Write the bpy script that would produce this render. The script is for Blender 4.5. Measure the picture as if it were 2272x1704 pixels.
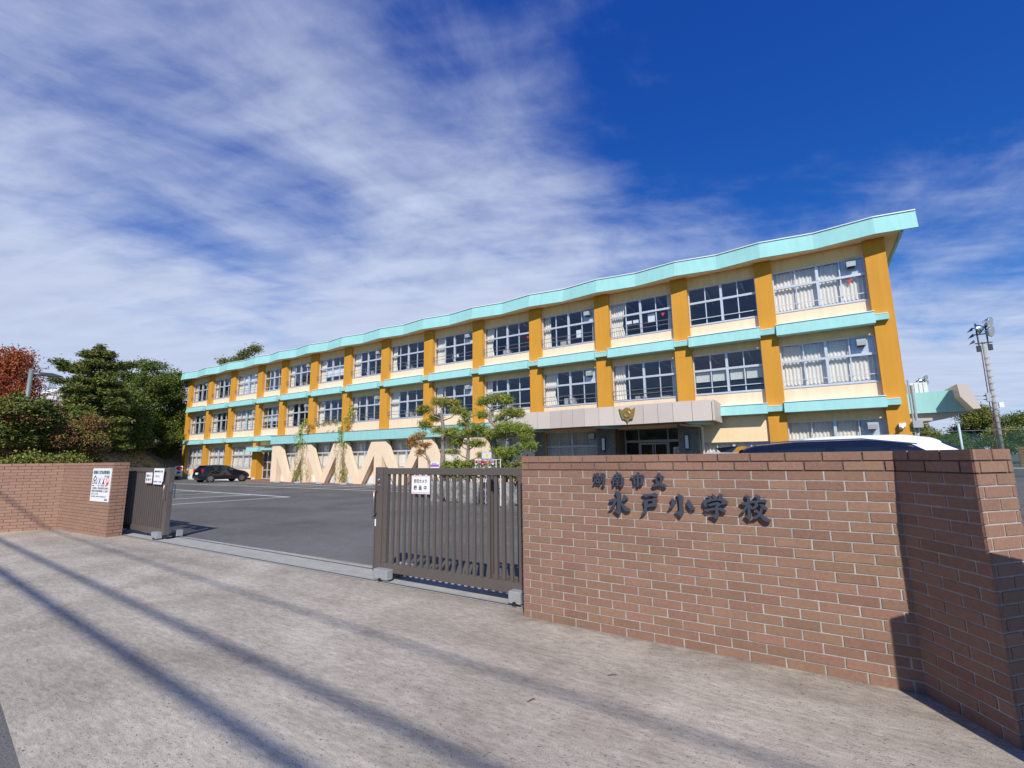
import bpy, bmesh, math, random
import numpy as np
from mathutils import Vector, Matrix

for o in list(bpy.data.objects): bpy.data.objects.remove(o)
S = bpy.context.scene
COL = S.collection
R = math.radians

# ------------------------------------------------------------------ camera
cd = bpy.data.cameras.new('camera'); cam = bpy.data.objects.new('camera', cd); COL.objects.link(cam)
right = Vector((0.84476201, 0.53500907, -0.01193478))
up = Vector((0.09459572, -0.12733841, 0.98733813))
fwd = Vector((-0.5267151, 0.83519472, 0.15818022))
m = Matrix((right, up, -fwd)).transposed().to_4x4(); m.translation = (0, 0, 1.518)
cam.matrix_world = m
cd.sensor_width = 36; cd.lens = 36 * 1035.476 / 2272
cd.clip_start = 0.05; cd.clip_end = 5000
S.camera = cam

# ------------------------------------------------------------------ world, sun, exposure
AZ, EL = R(34.0), R(40.0)
to_sun = Vector((math.sin(AZ) * math.cos(EL), -math.cos(AZ) * math.cos(EL), math.sin(EL)))
W = bpy.data.worlds.new('World'); S.world = W; W.use_nodes = True
nt = W.node_tree; N = nt.nodes; K = nt.links; N.clear()
def node(t, **kw):
    n = N.new(t)
    for k, v in kw.items(): setattr(n, k, v)
    return n
def wmath(op, a, b=None, clamp=False):
    n = node('ShaderNodeMath', operation=op, use_clamp=clamp)
    if op == 'MULTIPLY_ADD': n.inputs[2].default_value = 0.30
    for i, v in enumerate((a, b)):
        if v is None: continue
        if isinstance(v, (int, float)): n.inputs[i].default_value = v
        else: K.new(v, n.inputs[i])
    return n.outputs[0]
sky = node('ShaderNodeTexSky', sky_type='NISHITA', sun_disc=False)
sky.sun_elevation = EL; sky.sun_rotation = R(180 - 34); sky.air_density = 1.0; sky.dust_density = 0.4; sky.ozone_density = 2.5; sky.altitude = 200
sc_ = node('ShaderNodeVectorMath', operation='SCALE'); sc_.inputs['Scale'].default_value = 0.1; K.new(sky.outputs[0], sc_.inputs[0])
gm_ = node('ShaderNodeGamma'); gm_.inputs['Gamma'].default_value = 1.45; K.new(sc_.outputs[0], gm_.inputs['Color'])
s2_ = node('ShaderNodeVectorMath', operation='MULTIPLY'); s2_.inputs[1].default_value = (9.0, 14.5, 19.5); K.new(gm_.outputs[0], s2_.inputs[0])
s3_ = node('ShaderNodeVectorMath', operation='MULTIPLY'); s3_.inputs[1].default_value = (0.40, 0.68, 0.56); K.new(s2_.outputs[0], s3_.inputs[0])
s4_ = node('ShaderNodeVectorMath', operation='ADD'); s4_.inputs[1].default_value = (0.02, 0.24, 2.5); K.new(s3_.outputs[0], s4_.inputs[0])
hsv = s4_
tc = node('ShaderNodeTexCoord')
sep = node('ShaderNodeSeparateXYZ'); K.new(tc.outputs['Generated'], sep.inputs[0])
zz = wmath('MAXIMUM', wmath('ADD', sep.outputs[2], 0.10), 0.02)
pu = wmath('DIVIDE', sep.outputs[0], zz); pv = wmath('DIVIDE', sep.outputs[1], zz)
comb = node('ShaderNodeCombineXYZ'); K.new(pu, comb.inputs[0]); K.new(pv, comb.inputs[1])
def noise(scale, rot, sc, detail, rough, dist, loc=(0, 0, 0)):
    mp = node('ShaderNodeMapping'); mp.inputs['Rotation'].default_value = (0, 0, R(rot)); mp.inputs['Scale'].default_value = sc; mp.inputs['Location'].default_value = loc
    m0 = node('ShaderNodeMapping'); m0.inputs['Rotation'].default_value = (0, 0, R(rot)); K.new(comb.outputs[0], m0.inputs[0])
    mp.inputs['Rotation'].default_value = (0, 0, 0); K.new(m0.outputs[0], mp.inputs[0])
    n = node('ShaderNodeTexNoise'); n.inputs['Scale'].default_value = scale; n.inputs['Detail'].default_value = detail
    n.inputs['Roughness'].default_value = rough; n.inputs['Distortion'].default_value = dist
    K.new(mp.outputs[0], n.inputs['Vector']); return n.outputs[0]
n_big = noise(0.9, 0, (1, 1, 1), 3, 0.5, 0.3, (3.1, 0.7, 0))
n_str = noise(1.0, -62, (0.80, 1.15, 1), 12, 0.60, 0.5, (1.7, 4.2, 0))
n_rip = noise(4.5, -20, (0.60, 1.7, 1), 6, 0.55, 0.3, (0.3, 1.2, 0))
n_fil = noise(2.6, -75, (0.85, 1.2, 1), 12, 0.62, 0.5, (5.3, 2.2, 0))
# coverage: cloudier to the left (west) and near the horizon
azim = wmath('ARCTAN2', sep.outputs[0], sep.outputs[1])          # 0 = +Y, negative = left
elev = wmath('ARCSINE', sep.outputs[2])
slant = wmath('ADD', azim, wmath('MULTIPLY', elev, 1.7))          # the cloud sheet's edge runs down to the right
cov_az = node('ShaderNodeMapRange'); K.new(slant, cov_az.inputs[0])
cov_az.interpolation_type = 'SMOOTHSTEP'
cov_az.inputs[1].default_value = 0.05; cov_az.inputs[2].default_value = 1.10; cov_az.inputs[3].default_value = 1.0; cov_az.inputs[4].default_value = 0.0
cov_el = node('ShaderNodeMapRange'); K.new(sep.outputs[2], cov_el.inputs[0]); cov_el.interpolation_type = 'SMOOTHSTEP'
cov_el.inputs[1].default_value = 0.10; cov_el.inputs[2].default_value = 0.55; cov_el.inputs[3].default_value = 1.0; cov_el.inputs[4].default_value = 0.0
back = node('ShaderNodeMapRange'); back.interpolation_type = 'SMOOTHSTEP'; K.new(azim, back.inputs[0])
back.inputs[1].default_value = -2.2; back.inputs[2].default_value = -1.6; back.inputs[3].default_value = 0.0; back.inputs[4].default_value = 1.0
c1 = wmath('MULTIPLY', wmath('MULTIPLY', cov_az.outputs[0], back.outputs[0]), 0.34)
c2 = wmath('MULTIPLY', wmath('MULTIPLY', cov_el.outputs[0], wmath('MULTIPLY_ADD', cov_az.outputs[0], 0.55)), 0.38)
dens = wmath('ADD', wmath('ADD', c1, c2), wmath('ADD', wmath('MULTIPLY', n_big, 0.55), wmath('ADD', wmath('MULTIPLY', n_str, 0.62), wmath('ADD', wmath('MULTIPLY', n_rip, 0.22), wmath('MULTIPLY', n_fil, 0.36)))))
mr = node('ShaderNodeMapRange'); mr.interpolation_type = 'SMOOTHSTEP'; K.new(dens, mr.inputs[0])
mr.inputs[1].default_value = 0.93; mr.inputs[2].default_value = 1.44; mr.inputs[3].default_value = 0.0; mr.inputs[4].default_value = 0.92
mix = node('ShaderNodeMixRGB'); K.new(mr.outputs[0], mix.inputs[0]); K.new(hsv.outputs[0], mix.inputs[1])
tone = node('ShaderNodeMapRange'); K.new(n_rip, tone.inputs[0]); tone.inputs[1].default_value = 0.3; tone.inputs[2].default_value = 0.7; tone.inputs[3].default_value = 0.94; tone.inputs[4].default_value = 1.06
ccol = node('ShaderNodeVectorMath', operation='SCALE'); ccol.inputs[0].default_value = (5.9, 6.6, 8.4); K.new(tone.outputs[0], ccol.inputs['Scale'])
K.new(ccol.outputs[0], mix.inputs[2])
bg = node('ShaderNodeBackground'); bg.inputs[1].default_value = 0.1
K.new(mix.outputs[0], bg.inputs[0])
out = node('ShaderNodeOutputWorld'); K.new(bg.outputs[0], out.inputs[0])

sl = bpy.data.lights.new('sun', 'SUN'); sl.energy = 5.0; sl.angle = R(0.53); sl.color = (1.0, 0.955, 0.88)
so = bpy.data.objects.new('sun', sl); COL.objects.link(so)
so.rotation_euler = to_sun.to_track_quat('Z', 'Y').to_euler()
S.view_settings.view_transform = 'Standard'; S.view_settings.look = 'None'
S.view_settings.exposure = 0.0; S.view_settings.gamma = 1.0

# ------------------------------------------------------------------ materials
MATS = {}
def mat(name, col, rough=0.7, metal=0.0, var=0.0, vscale=3.0, bump=0.0, bscale=40.0, spec=0.5, island=0.0, coat=0.0, streak=0.0, sat=None):
    """procedural principled material: base colour with noise variation, per-island variation and bump"""
    if name in MATS: return MATS[name]
    mt = bpy.data.materials.new(name); mt.use_nodes = True; t = mt.node_tree; n = t.nodes; k = t.links
    b = n['Principled BSDF']; b.inputs['Roughness'].default_value = rough; b.inputs['Metallic'].default_value = metal
    b.inputs['Specular IOR Level'].default_value = spec
    if coat: b.inputs['Coat Weight'].default_value = coat; b.inputs['Coat Roughness'].default_value = 0.05
    rgb = n.new('ShaderNodeRGB'); rgb.outputs[0].default_value = (*col, 1); cur = rgb.outputs[0]
    tcn = n.new('ShaderNodeTexCoord')
    if var or streak:
        def vary(vec, scale, amt, cur, detail=5):
            nz = n.new('ShaderNodeTexNoise'); nz.inputs['Scale'].default_value = scale; nz.inputs['Detail'].default_value = detail; nz.inputs['Roughness'].default_value = 0.6
            k.new(vec, nz.inputs['Vector'])
            mr = n.new('ShaderNodeMapRange'); mr.inputs[1].default_value = 0.25; mr.inputs[2].default_value = 0.75; mr.inputs[3].default_value = 1 - amt; mr.inputs[4].default_value = 1 + amt
            k.new(nz.outputs[0], mr.inputs[0])
            hs = n.new('ShaderNodeHueSaturation'); k.new(mr.outputs[0], hs.inputs['Value']); k.new(cur, hs.inputs['Color']); return hs.outputs[0]
        if var: cur = vary(tcn.outputs['Object'], vscale, var, cur)
        if streak:
            mp = n.new('ShaderNodeMapping'); mp.inputs['Scale'].default_value = (3.0, 3.0, 0.25); k.new(tcn.outputs['Object'], mp.inputs[0])
            cur = vary(mp.outputs[0], 1.6, streak, cur, 7)
    if island:
        g = n.new('ShaderNodeNewGeometry'); mr = n.new('ShaderNodeMapRange'); mr.inputs[3].default_value = 1 - island; mr.inputs[4].default_value = 1 + island
        k.new(g.outputs['Random Per Island'], mr.inputs[0])
        hs = n.new('ShaderNodeHueSaturation'); k.new(mr.outputs[0], hs.inputs['Value']); k.new(cur, hs.inputs['Color'])
        mh = n.new('ShaderNodeMath'); mh.operation = 'MULTIPLY_ADD'; mh.inputs[1].default_value = 37.7; k.new(g.outputs['Random Per Island'], mh.inputs[0])
        fr = n.new('ShaderNodeMath'); fr.operation = 'FRACT'; k.new(mh.outputs[0], fr.inputs[0])
        mr2 = n.new('ShaderNodeMapRange'); mr2.inputs[3].default_value = 0.5 - island * 0.07; mr2.inputs[4].default_value = 0.5 + island * 0.07; k.new(fr.outputs[0], mr2.inputs[0])
        k.new(mr2.outputs[0], hs.inputs['Hue']); cur = hs.outputs[0]
    k.new(cur, b.inputs['Base Color'])
    if bump:
        nz = n.new('ShaderNodeTexNoise'); nz.inputs['Scale'].default_value = bscale; nz.inputs['Detail'].default_value = 4; k.new(tcn.outputs['Object'], nz.inputs['Vector'])
        bp = n.new('ShaderNodeBump'); bp.inputs['Strength'].default_value = bump; bp.inputs['Distance'].default_value = 0.01
        k.new(nz.outputs[0], bp.inputs['Height']); k.new(bp.outputs[0], b.inputs['Normal'])
    MATS[name] = mt; return mt

cream_y = mat('yellow_cream_lintel_paint', (0.85, 0.585, 0.28), 0.85, var=0.04, vscale=0.8, bump=0.25, bscale=60, streak=0.09)
cream = mat('cream_paint', (0.80, 0.62, 0.43), 0.85, var=0.035, vscale=0.8, bump=0.25, bscale=60, streak=0.09)
cream_frame = mat('cream_brace_paint', (0.80, 0.62, 0.43), 0.85, var=0.03, vscale=1.5, bump=0.15, bscale=50, streak=0.06)
ochre = mat('ochre_paint', (0.60, 0.275, 0.026), 0.85, var=0.05, vscale=1.0, bump=0.3, bscale=60, streak=0.09)
teal = mat('turquoise_paint', (0.295, 0.575, 0.545), 0.8, var=0.05, vscale=0.7, streak=0.08)
white_p = mat('white_paint', (0.8, 0.8, 0.8), 0.5, var=0.03)
alu = mat('window_aluminium', (0.62, 0.64, 0.68), 0.35, metal=0.3, var=0.03)
rail_m = mat('steel_rail', (0.30, 0.31, 0.33), 0.4, metal=0.6)
panel_w = mat('white_vent_board', (0.62, 0.66, 0.74), 0.5, var=0.03)
hood_m = mat('vent_hood_steel', (0.62, 0.62, 0.6), 0.35, metal=0.5)
curtain_m = mat('curtain_cloth', (0.82, 0.74, 0.63), 0.9, var=0.05, vscale=2)
curtain_b = mat('pale_blue_curtain_cloth', (0.45, 0.62, 0.70), 0.9, var=0.1, vscale=2)
paper_m = mat('white_paper', (0.8, 0.8, 0.8), 0.7)
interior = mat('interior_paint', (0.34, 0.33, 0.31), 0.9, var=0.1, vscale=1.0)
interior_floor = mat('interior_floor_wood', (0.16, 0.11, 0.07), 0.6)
red_m = mat('red_triangle_sticker', (0.65, 0.02, 0.03), 0.6)
canopy_m = mat('canopy_panel_greige', (0.56, 0.48, 0.42), 0.6, var=0.03, vscale=1.0, island=0.05)
dark_m = mat('dark_gap', (0.02, 0.02, 0.025), 0.8)
conc_m = mat('smooth_concrete', (0.42, 0.41, 0.38), 0.9, var=0.12, vscale=4, bump=0.3)
white_base = mat('pale_plinth_paint', (0.68, 0.70, 0.72), 0.8, var=0.06, vscale=2, streak=0.08)
gold_m = mat('weathered_gold', (0.50, 0.33, 0.10), 0.4, metal=0.7)
steel_g = mat('galvanised_steel', (0.45, 0.46, 0.47), 0.5, metal=0.5, var=0.12, vscale=12)
bronze = mat('bronze_anodised_aluminium', (0.135, 0.112, 0.098), 0.5, metal=0.25, var=0.06, vscale=5)
bronze_d = mat('bronze_anodised_aluminium_cap', (0.06, 0.05, 0.05), 0.4, metal=0.4)
black_m = mat('black_rubber', (0.015, 0.015, 0.016), 0.7)
letter_m = mat('dark_painted_letter_metal', (0.075, 0.083, 0.115), 0.38, metal=0.3, var=0.05, vscale=8)
brick_m = mat('brown_wall_tile', (0.262, 0.148, 0.100), 0.75, var=0.16, vscale=38, bump=0.35, bscale=160, island=0.12, streak=0.07, spec=0.35)
brick_far = mat('pale_brown_wall_tile', (0.32, 0.182, 0.125), 0.75, var=0.10, vscale=30, bump=0.3, bscale=120, island=0.07, spec=0.35)
mortar_m = mat('grey_mortar', (0.40, 0.37, 0.335), 0.95, var=0.3, vscale=9, bump=0.4, bscale=120)
mortar_d = mat('dark_mortar', (0.13, 0.105, 0.09), 0.95, var=0.3, vscale=9)
ink = mat('black_ink', (0.02, 0.02, 0.03), 0.7)
ink_g = mat('grey_ink', (0.22, 0.22, 0.26), 0.7)
ink_green = mat('green_ink', (0.03, 0.16, 0.15), 0.7)
ink_red = mat('red_ink', (0.65, 0.03, 0.03), 0.7)
ink_blue = mat('blue_ink', (0.05, 0.07, 0.5), 0.7)
ink_purple = mat('purple_ink', (0.35, 0.12, 0.42), 0.7)
ink_yellow = mat('yellow_ink', (0.8, 0.6, 0.02), 0.7)
pink_edge = mat('faded_pink_border', (0.72, 0.55, 0.58), 0.7)
bark_m = mat('bark', (0.14, 0.10, 0.08), 0.95, var=0.3, vscale=12, bump=0.8, bscale=30)
bark_g = mat('grey_pine_bark', (0.24, 0.20, 0.18), 0.95, var=0.35, vscale=14, bump=0.8, bscale=30)
def leafm(name, col, isl=0.35, trans=0.25):
    mt = mat(name, col, 0.6, island=isl, spec=0.3)
    b = mt.node_tree.nodes['Principled BSDF']
    b.inputs['Subsurface Weight'].default_value = 0.0
    return mt
lf_pine = leafm('dark_pine_needles', (0.125, 0.14, 0.025), 0.4)
lf_broad = leafm('evergreen_leaves', (0.095, 0.125, 0.018), 0.45)
lf_red = leafm('rust_red_leaves', (0.34, 0.085, 0.025), 0.4)
lf_mar = leafm('maroon_green_leaves', (0.22, 0.095, 0.04), 0.5)
lf_olive = leafm('olive_leaves', (0.155, 0.165, 0.028), 0.45)
lf_yel = leafm('yellow_green_leaves', (0.155, 0.17, 0.028), 0.5)
lf_niwaki = leafm('garden_pine_needles', (0.20, 0.255, 0.040), 0.4)
lf_rusty = leafm('rust_tinged_needles', (0.36, 0.23, 0.045), 0.45)
lf_hedge = leafm('hedge_leaves', (0.16, 0.19, 0.03), 0.45)
lf_vine = leafm('vine_leaves', (0.30, 0.36, 0.04), 0.5)
lf_vine_d = leafm('withered_vine_leaves', (0.28, 0.23, 0.07), 0.5)
lf_grass = leafm('dry_grass_blades', (0.36, 0.28, 0.14), 0.5)
rock_m = mat('grey_rock', (0.24, 0.24, 0.235), 0.9, var=0.6, vscale=9, bump=1.0, bscale=12)
car_black = mat('black_car_paint', (0.008, 0.009, 0.016), 0.15, coat=1.0)
car_white = mat('white_car_paint', (0.78, 0.78, 0.78), 0.25, coat=0.8)
car_glass = mat('tinted_car_glass', (0.01, 0.014, 0.02), 0.05, spec=0.8)
tail_m = mat('red_tail_lens', (0.45, 0.01, 0.015), 0.2)
rim_m = mat('alloy_rim', (0.55, 0.55, 0.57), 0.3, metal=0.8)
chrome = mat('chrome_trim', (0.7, 0.7, 0.72), 0.15, metal=1.0)
pole_c = mat('concrete_pole', (0.34, 0.32, 0.29), 0.9, var=0.12, vscale=3)
wood_m = mat('orange_brown_wood_slats', (0.30, 0.14, 0.045), 0.7, var=0.25, vscale=6)
bldg_pink = mat('pale_pink_render', (0.62, 0.52, 0.50), 0.9)

def glass_mat():
    mt = bpy.data.materials.new('window_glass'); mt.use_nodes = True; t = mt.node_tree; n = t.nodes; k = t.links; n.clear()
    o = n.new('ShaderNodeOutputMaterial'); mx = n.new('ShaderNodeMixShader'); tr = n.new('ShaderNodeBsdfTransparent'); gl = n.new('ShaderNodeBsdfGlossy')
    tr.inputs[0].default_value = (0.90, 0.92, 0.93, 1); gl.inputs['Roughness'].default_value = 0.01; gl.inputs[0].default_value = (0.85, 0.88, 1, 1)
    lw = n.new('ShaderNodeLayerWeight'); lw.inputs[0].default_value = 0.5
    pw = n.new('ShaderNodeMath'); pw.operation = 'POWER'; pw.inputs[1].default_value = 3.2; k.new(lw.outputs['Facing'], pw.inputs[0])
    fr = n.new('ShaderNodeMath'); fr.operation = 'MULTIPLY_ADD'; fr.inputs[1].default_value = 0.9; fr.inputs[2].default_value = 0.075; k.new(pw.outputs[0], fr.inputs[0])
    nz = n.new('ShaderNodeTexNoise'); nz.inputs['Scale'].default_value = 0.6; tcn = n.new('ShaderNodeTexCoord'); k.new(tcn.outputs['Object'], nz.inputs['Vector'])
    bp = n.new('ShaderNodeBump'); bp.inputs['Strength'].default_value = 0.03; bp.inputs['Distance'].default_value = 0.1; k.new(nz.outputs[0], bp.inputs['Height']); k.new(bp.outputs[0], gl.inputs['Normal'])
    k.new(fr.outputs[0], mx.inputs[0]); k.new(tr.outputs[0], mx.inputs[1]); k.new(gl.outputs[0], mx.inputs[2]); k.new(mx.outputs[0], o.inputs[0]); return mt
glass = glass_mat()

# ------------------------------------------------------------------ mesh helpers
class MB:
    def __init__(s): s.v = []; s.f = []; s.m = []
    def add(s, vs, fs, mi=0):
        b = len(s.v); s.v += [tuple(p) for p in vs]
        for f in fs: s.f.append(tuple(i + b for i in f)); s.m.append(mi)
        return s
    def box(s, x0, y0, z0, x1, y1, z1, mi=0):
        if x0 > x1: x0, x1 = x1, x0
        if y0 > y1: y0, y1 = y1, y0
        if z0 > z1: z0, z1 = z1, z0
        v = [(x0,y0,z0),(x1,y0,z0),(x1,y1,z0),(x0,y1,z0),(x0,y0,z1),(x1,y0,z1),(x1,y1,z1),(x0,y1,z1)]
        return s.add(v, [(0,3,2,1),(4,5,6,7),(0,1,5,4),(1,2,6,5),(2,3,7,6),(3,0,4,7)], mi)
    def ext(s, pts, vec, mi=0):
        """extrude the planar ring pts along vec (closed solid)"""
        n = len(pts); v = [Vector(p) for p in pts]; w = [p + Vector(vec) for p in v]
        nor = Vector((0, 0, 0))
        for i in range(n): nor += v[i].cross(v[(i + 1) % n])
        fs = [tuple(range(n)), tuple(range(2 * n - 1, n - 1, -1))] + [(i, i + n, (i + 1) % n + n, (i + 1) % n) for i in range(n)]
        if nor.dot(Vector(vec)) > 0: fs = [tuple(reversed(f)) for f in fs]
        return s.add(v + w, fs, mi)
    def bar(s, a, b, w, d, mi=0, upv=(0, 0, 1)):
        a, b = Vector(a), Vector(b); t = (b - a).normalized(); u = Vector(upv)
        if abs(t.dot(u)) > 0.98: u = Vector((0, 1, 0))
        x = t.cross(u).normalized() * (w / 2); y = t.cross(x).normalized() * (d / 2)
        return s.ext([a - x - y, a + x - y, a + x + y, a - x + y], b - a, mi)
    def tube(s, pts, rad, n=8, mi=0, cap=True):
        pts = [Vector(p) for p in pts]
        if isinstance(rad, (int, float)): rad = [rad] * len(pts)
        base = len(s.v); prev = None
        for i, p in enumerate(pts):
            t = (pts[min(i + 1, len(pts) - 1)] - pts[max(i - 1, 0)]).normalized()
            if prev is None:
                a = t.cross(Vector((0.3, 0.2, 1)) if abs(t.z) < 0.9 else Vector((1, 0, 0))).normalized()
            else: a = (prev - t * prev.dot(t)).normalized()
            prev = a; b = t.cross(a)
            for j in range(n):
                q = 2 * math.pi * j / n; s.v.append(tuple(p + (a * math.cos(q) + b * math.sin(q)) * rad[i]))
        for i in range(len(pts) - 1):
            for j in range(n):
                s.f.append((base + i * n + j, base + i * n + (j + 1) % n, base + (i + 1) * n + (j + 1) % n, base + (i + 1) * n + j)); s.m.append(mi)
        if cap:
            s.f.append(tuple(base + j for j in range(n - 1, -1, -1))); s.m.append(mi)
            s.f.append(tuple(base + (len(pts) - 1) * n + j for j in range(n))); s.m.append(mi)
        return s
    def lathe(s, c, axis, prof, n=20, mi=0):
        """prof: list of (along axis, radius)"""
        c = Vector(c); ax = Vector(axis).normalized(); a = ax.orthogonal().normalized(); b = ax.cross(a); base = len(s.v)
        for h, r in prof:
            for j in range(n):
                q = 2 * math.pi * j / n; s.v.append(tuple(c + ax * h + (a * math.cos(q) + b * math.sin(q)) * max(r, 1e-4)))
        for i in range(len(prof) - 1):
            for j in range(n):
                s.f.append((base + i*n + j, base + i*n + (j+1) % n, base + (i+1)*n + (j+1) % n, base + (i+1)*n + j)); s.m.append(mi)
        s.f.append(tuple(base + j for j in range(n - 1, -1, -1))); s.m.append(mi)
        s.f.append(tuple(base + (len(prof)-1)*n + j for j in range(n))); s.m.append(mi)
        return s
    def build(s, name, mats, parent=None, smooth=False, loc=None, bevel=0):
        me = bpy.data.meshes.new(name); me.from_pydata(s.v, [], s.f); me.validate()
        if not isinstance(mats, (list, tuple)): mats = [mats]
        for mt in mats: me.materials.append(mt)
        if len(mats) > 1 and len(me.polygons) == len(s.m): me.polygons.foreach_set('material_index', s.m)
        if smooth: me.polygons.foreach_set('use_smooth', [True] * len(me.polygons))
        me.update()
        o = bpy.data.objects.new(name, me); COL.objects.link(o)
        attach(o, parent)
        if loc: o.location = loc
        if bevel:
            bv = o.modifiers.new('bevel', 'BEVEL'); bv.width = bevel; bv.segments = 2; bv.limit_method = 'ANGLE'
        return o
def attach(o, parent):
    """vertices are in world coordinates for a single thing; a part is shifted back by its thing's base"""
    if parent is None: return
    o.parent = parent
    if parent.type == 'EMPTY' and parent.get('_world'): o.location = -parent.location
def tag(o, label, cat, group=None, kind=None):
    if label: o['label'] = label
    if cat: o['category'] = cat
    if group: o['group'] = group
    if kind: o['kind'] = kind
    return o
def thing(name, loc, label, cat, group=None, world=True, rz=0):
    o = bpy.data.objects.new(name, None); COL.objects.link(o); o.location = loc; o.rotation_euler = (0, 0, rz); o.empty_display_size = 0.2
    if world: o['_world'] = 1
    return tag(o, label, cat, group)
def struct(o): o['kind'] = 'structure'; return o
def copy_tree(src, parent=None):
    c = src.copy(); COL.objects.link(c)
    if parent: c.parent = parent
    for ch in [q for q in bpy.data.objects if q.parent == src]: copy_tree(ch, c)
    return c
def text(s, size, x, y, z, mt, parent, name='lettering', align='LEFT', rotz=0.0, sx=1.0):
    cu = bpy.data.curves.new(name, 'FONT'); cu.body = s; cu.size = size; cu.extrude = 0.0006; cu.align_x = align; cu.offset = size * 0.012
    t = bpy.data.objects.new(name, cu); COL.objects.link(t)
    bpy.context.view_layer.update()
    dg = bpy.context.evaluated_depsgraph_get()
    me = bpy.data.meshes.new_from_object(t.evaluated_get(dg)); bpy.data.objects.remove(t)
    me.name = name; me.transform(Matrix.Translation((x, y, z)) @ Matrix.Rotation(rotz, 4, 'Z') @ Matrix.Rotation(R(90), 4, 'X') @ Matrix.Scale(sx, 4, (1, 0, 0)))
    me.materials.clear(); me.materials.append(mt)
    for p in me.polygons: p.material_index = 0
    o = bpy.data.objects.new(name, me); COL.objects.link(o); attach(o, parent); return o

# ------------------------------------------------------------------ ground, pavement, markings
def gz(y):
    return 0.0 if y < 5.2 else (-0.17 * (y - 5.2) / 18.3 if y < 23.5 else -0.17)
def asphalt():
    mt = bpy.data.materials.new('asphalt'); mt.use_nodes = True; t = mt.node_tree; n = t.nodes; k = t.links; b = n['Principled BSDF']
    tcn = n.new('ShaderNodeTexCoord')
    def nz(sc, det, rough=0.6, dist=0):
        q = n.new('ShaderNodeTexNoise'); q.inputs['Scale'].default_value = sc; q.inputs['Detail'].default_value = det; q.inputs['Roughness'].default_value = rough; q.inputs['Distortion'].default_value = dist
        k.new(tcn.outputs['Object'], q.inputs['Vector']); return q.outputs[0]
    a = nz(0.35, 6); c = nz(95, 3, 0.7)
    r1 = n.new('ShaderNodeValToRGB'); r1.color_ramp.elements[0].position = 0.3; r1.color_ramp.elements[0].color = (0.096, 0.092, 0.088, 1)
    r1.color_ramp.elements[1].position = 0.72; r1.color_ramp.elements[1].color = (0.145, 0.139, 0.132, 1); k.new(a, r1.inputs[0])
    mr = n.new('ShaderNodeMapRange'); mr.inputs[1].default_value = 0.3; mr.inputs[2].default_value = 0.7; mr.inputs[3].default_value = 0.45; mr.inputs[4].default_value = 1.7; k.new(c, mr.inputs[0])
    hs = n.new('ShaderNodeHueSaturation'); k.new(r1.outputs[0], hs.inputs['Color']); k.new(mr.outputs[0], hs.inputs['Value']); k.new(hs.outputs[0], b.inputs['Base Color'])
    pt = nz(0.16, 3, 0.5, 1.5); mr3 = n.new('ShaderNodeMapRange'); mr3.inputs[1].default_value = 0.40; mr3.inputs[2].default_value = 0.60; mr3.inputs[3].default_value = 0.88; mr3.inputs[4].default_value = 1.10; k.new(pt, mr3.inputs[0])
    md = nz(3.5, 8, 0.7, 0.8); mr4 = n.new('ShaderNodeMapRange'); mr4.inputs[1].default_value = 0.3; mr4.inputs[2].default_value = 0.7; mr4.inputs[3].default_value = 0.88; mr4.inputs[4].default_value = 1.12; k.new(md, mr4.inputs[0])
    m1_ = n.new('ShaderNodeMath'); m1_.operation = 'MULTIPLY'; k.new(mr3.outputs[0], m1_.inputs[0]); k.new(mr4.outputs[0], m1_.inputs[1])
    m2_ = n.new('ShaderNodeMath'); m2_.operation = 'MULTIPLY'; k.new(m1_.outputs[0], m2_.inputs[0]); k.new(mr.outputs[0], m2_.inputs[1]); k.new(m2_.outputs[0], hs.inputs['Value'])
    b.inputs['Roughness'].default_value = 0.9; b.inputs['Specular IOR Level'].default_value = 0.25
    bp = n.new('ShaderNodeBump'); bp.inputs['Strength'].default_value = 0.5; bp.inputs['Distance'].default_value = 0.006; k.new(c, bp.inputs['Height']); k.new(bp.outputs[0], b.inputs['Normal'])
    return mt
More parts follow.
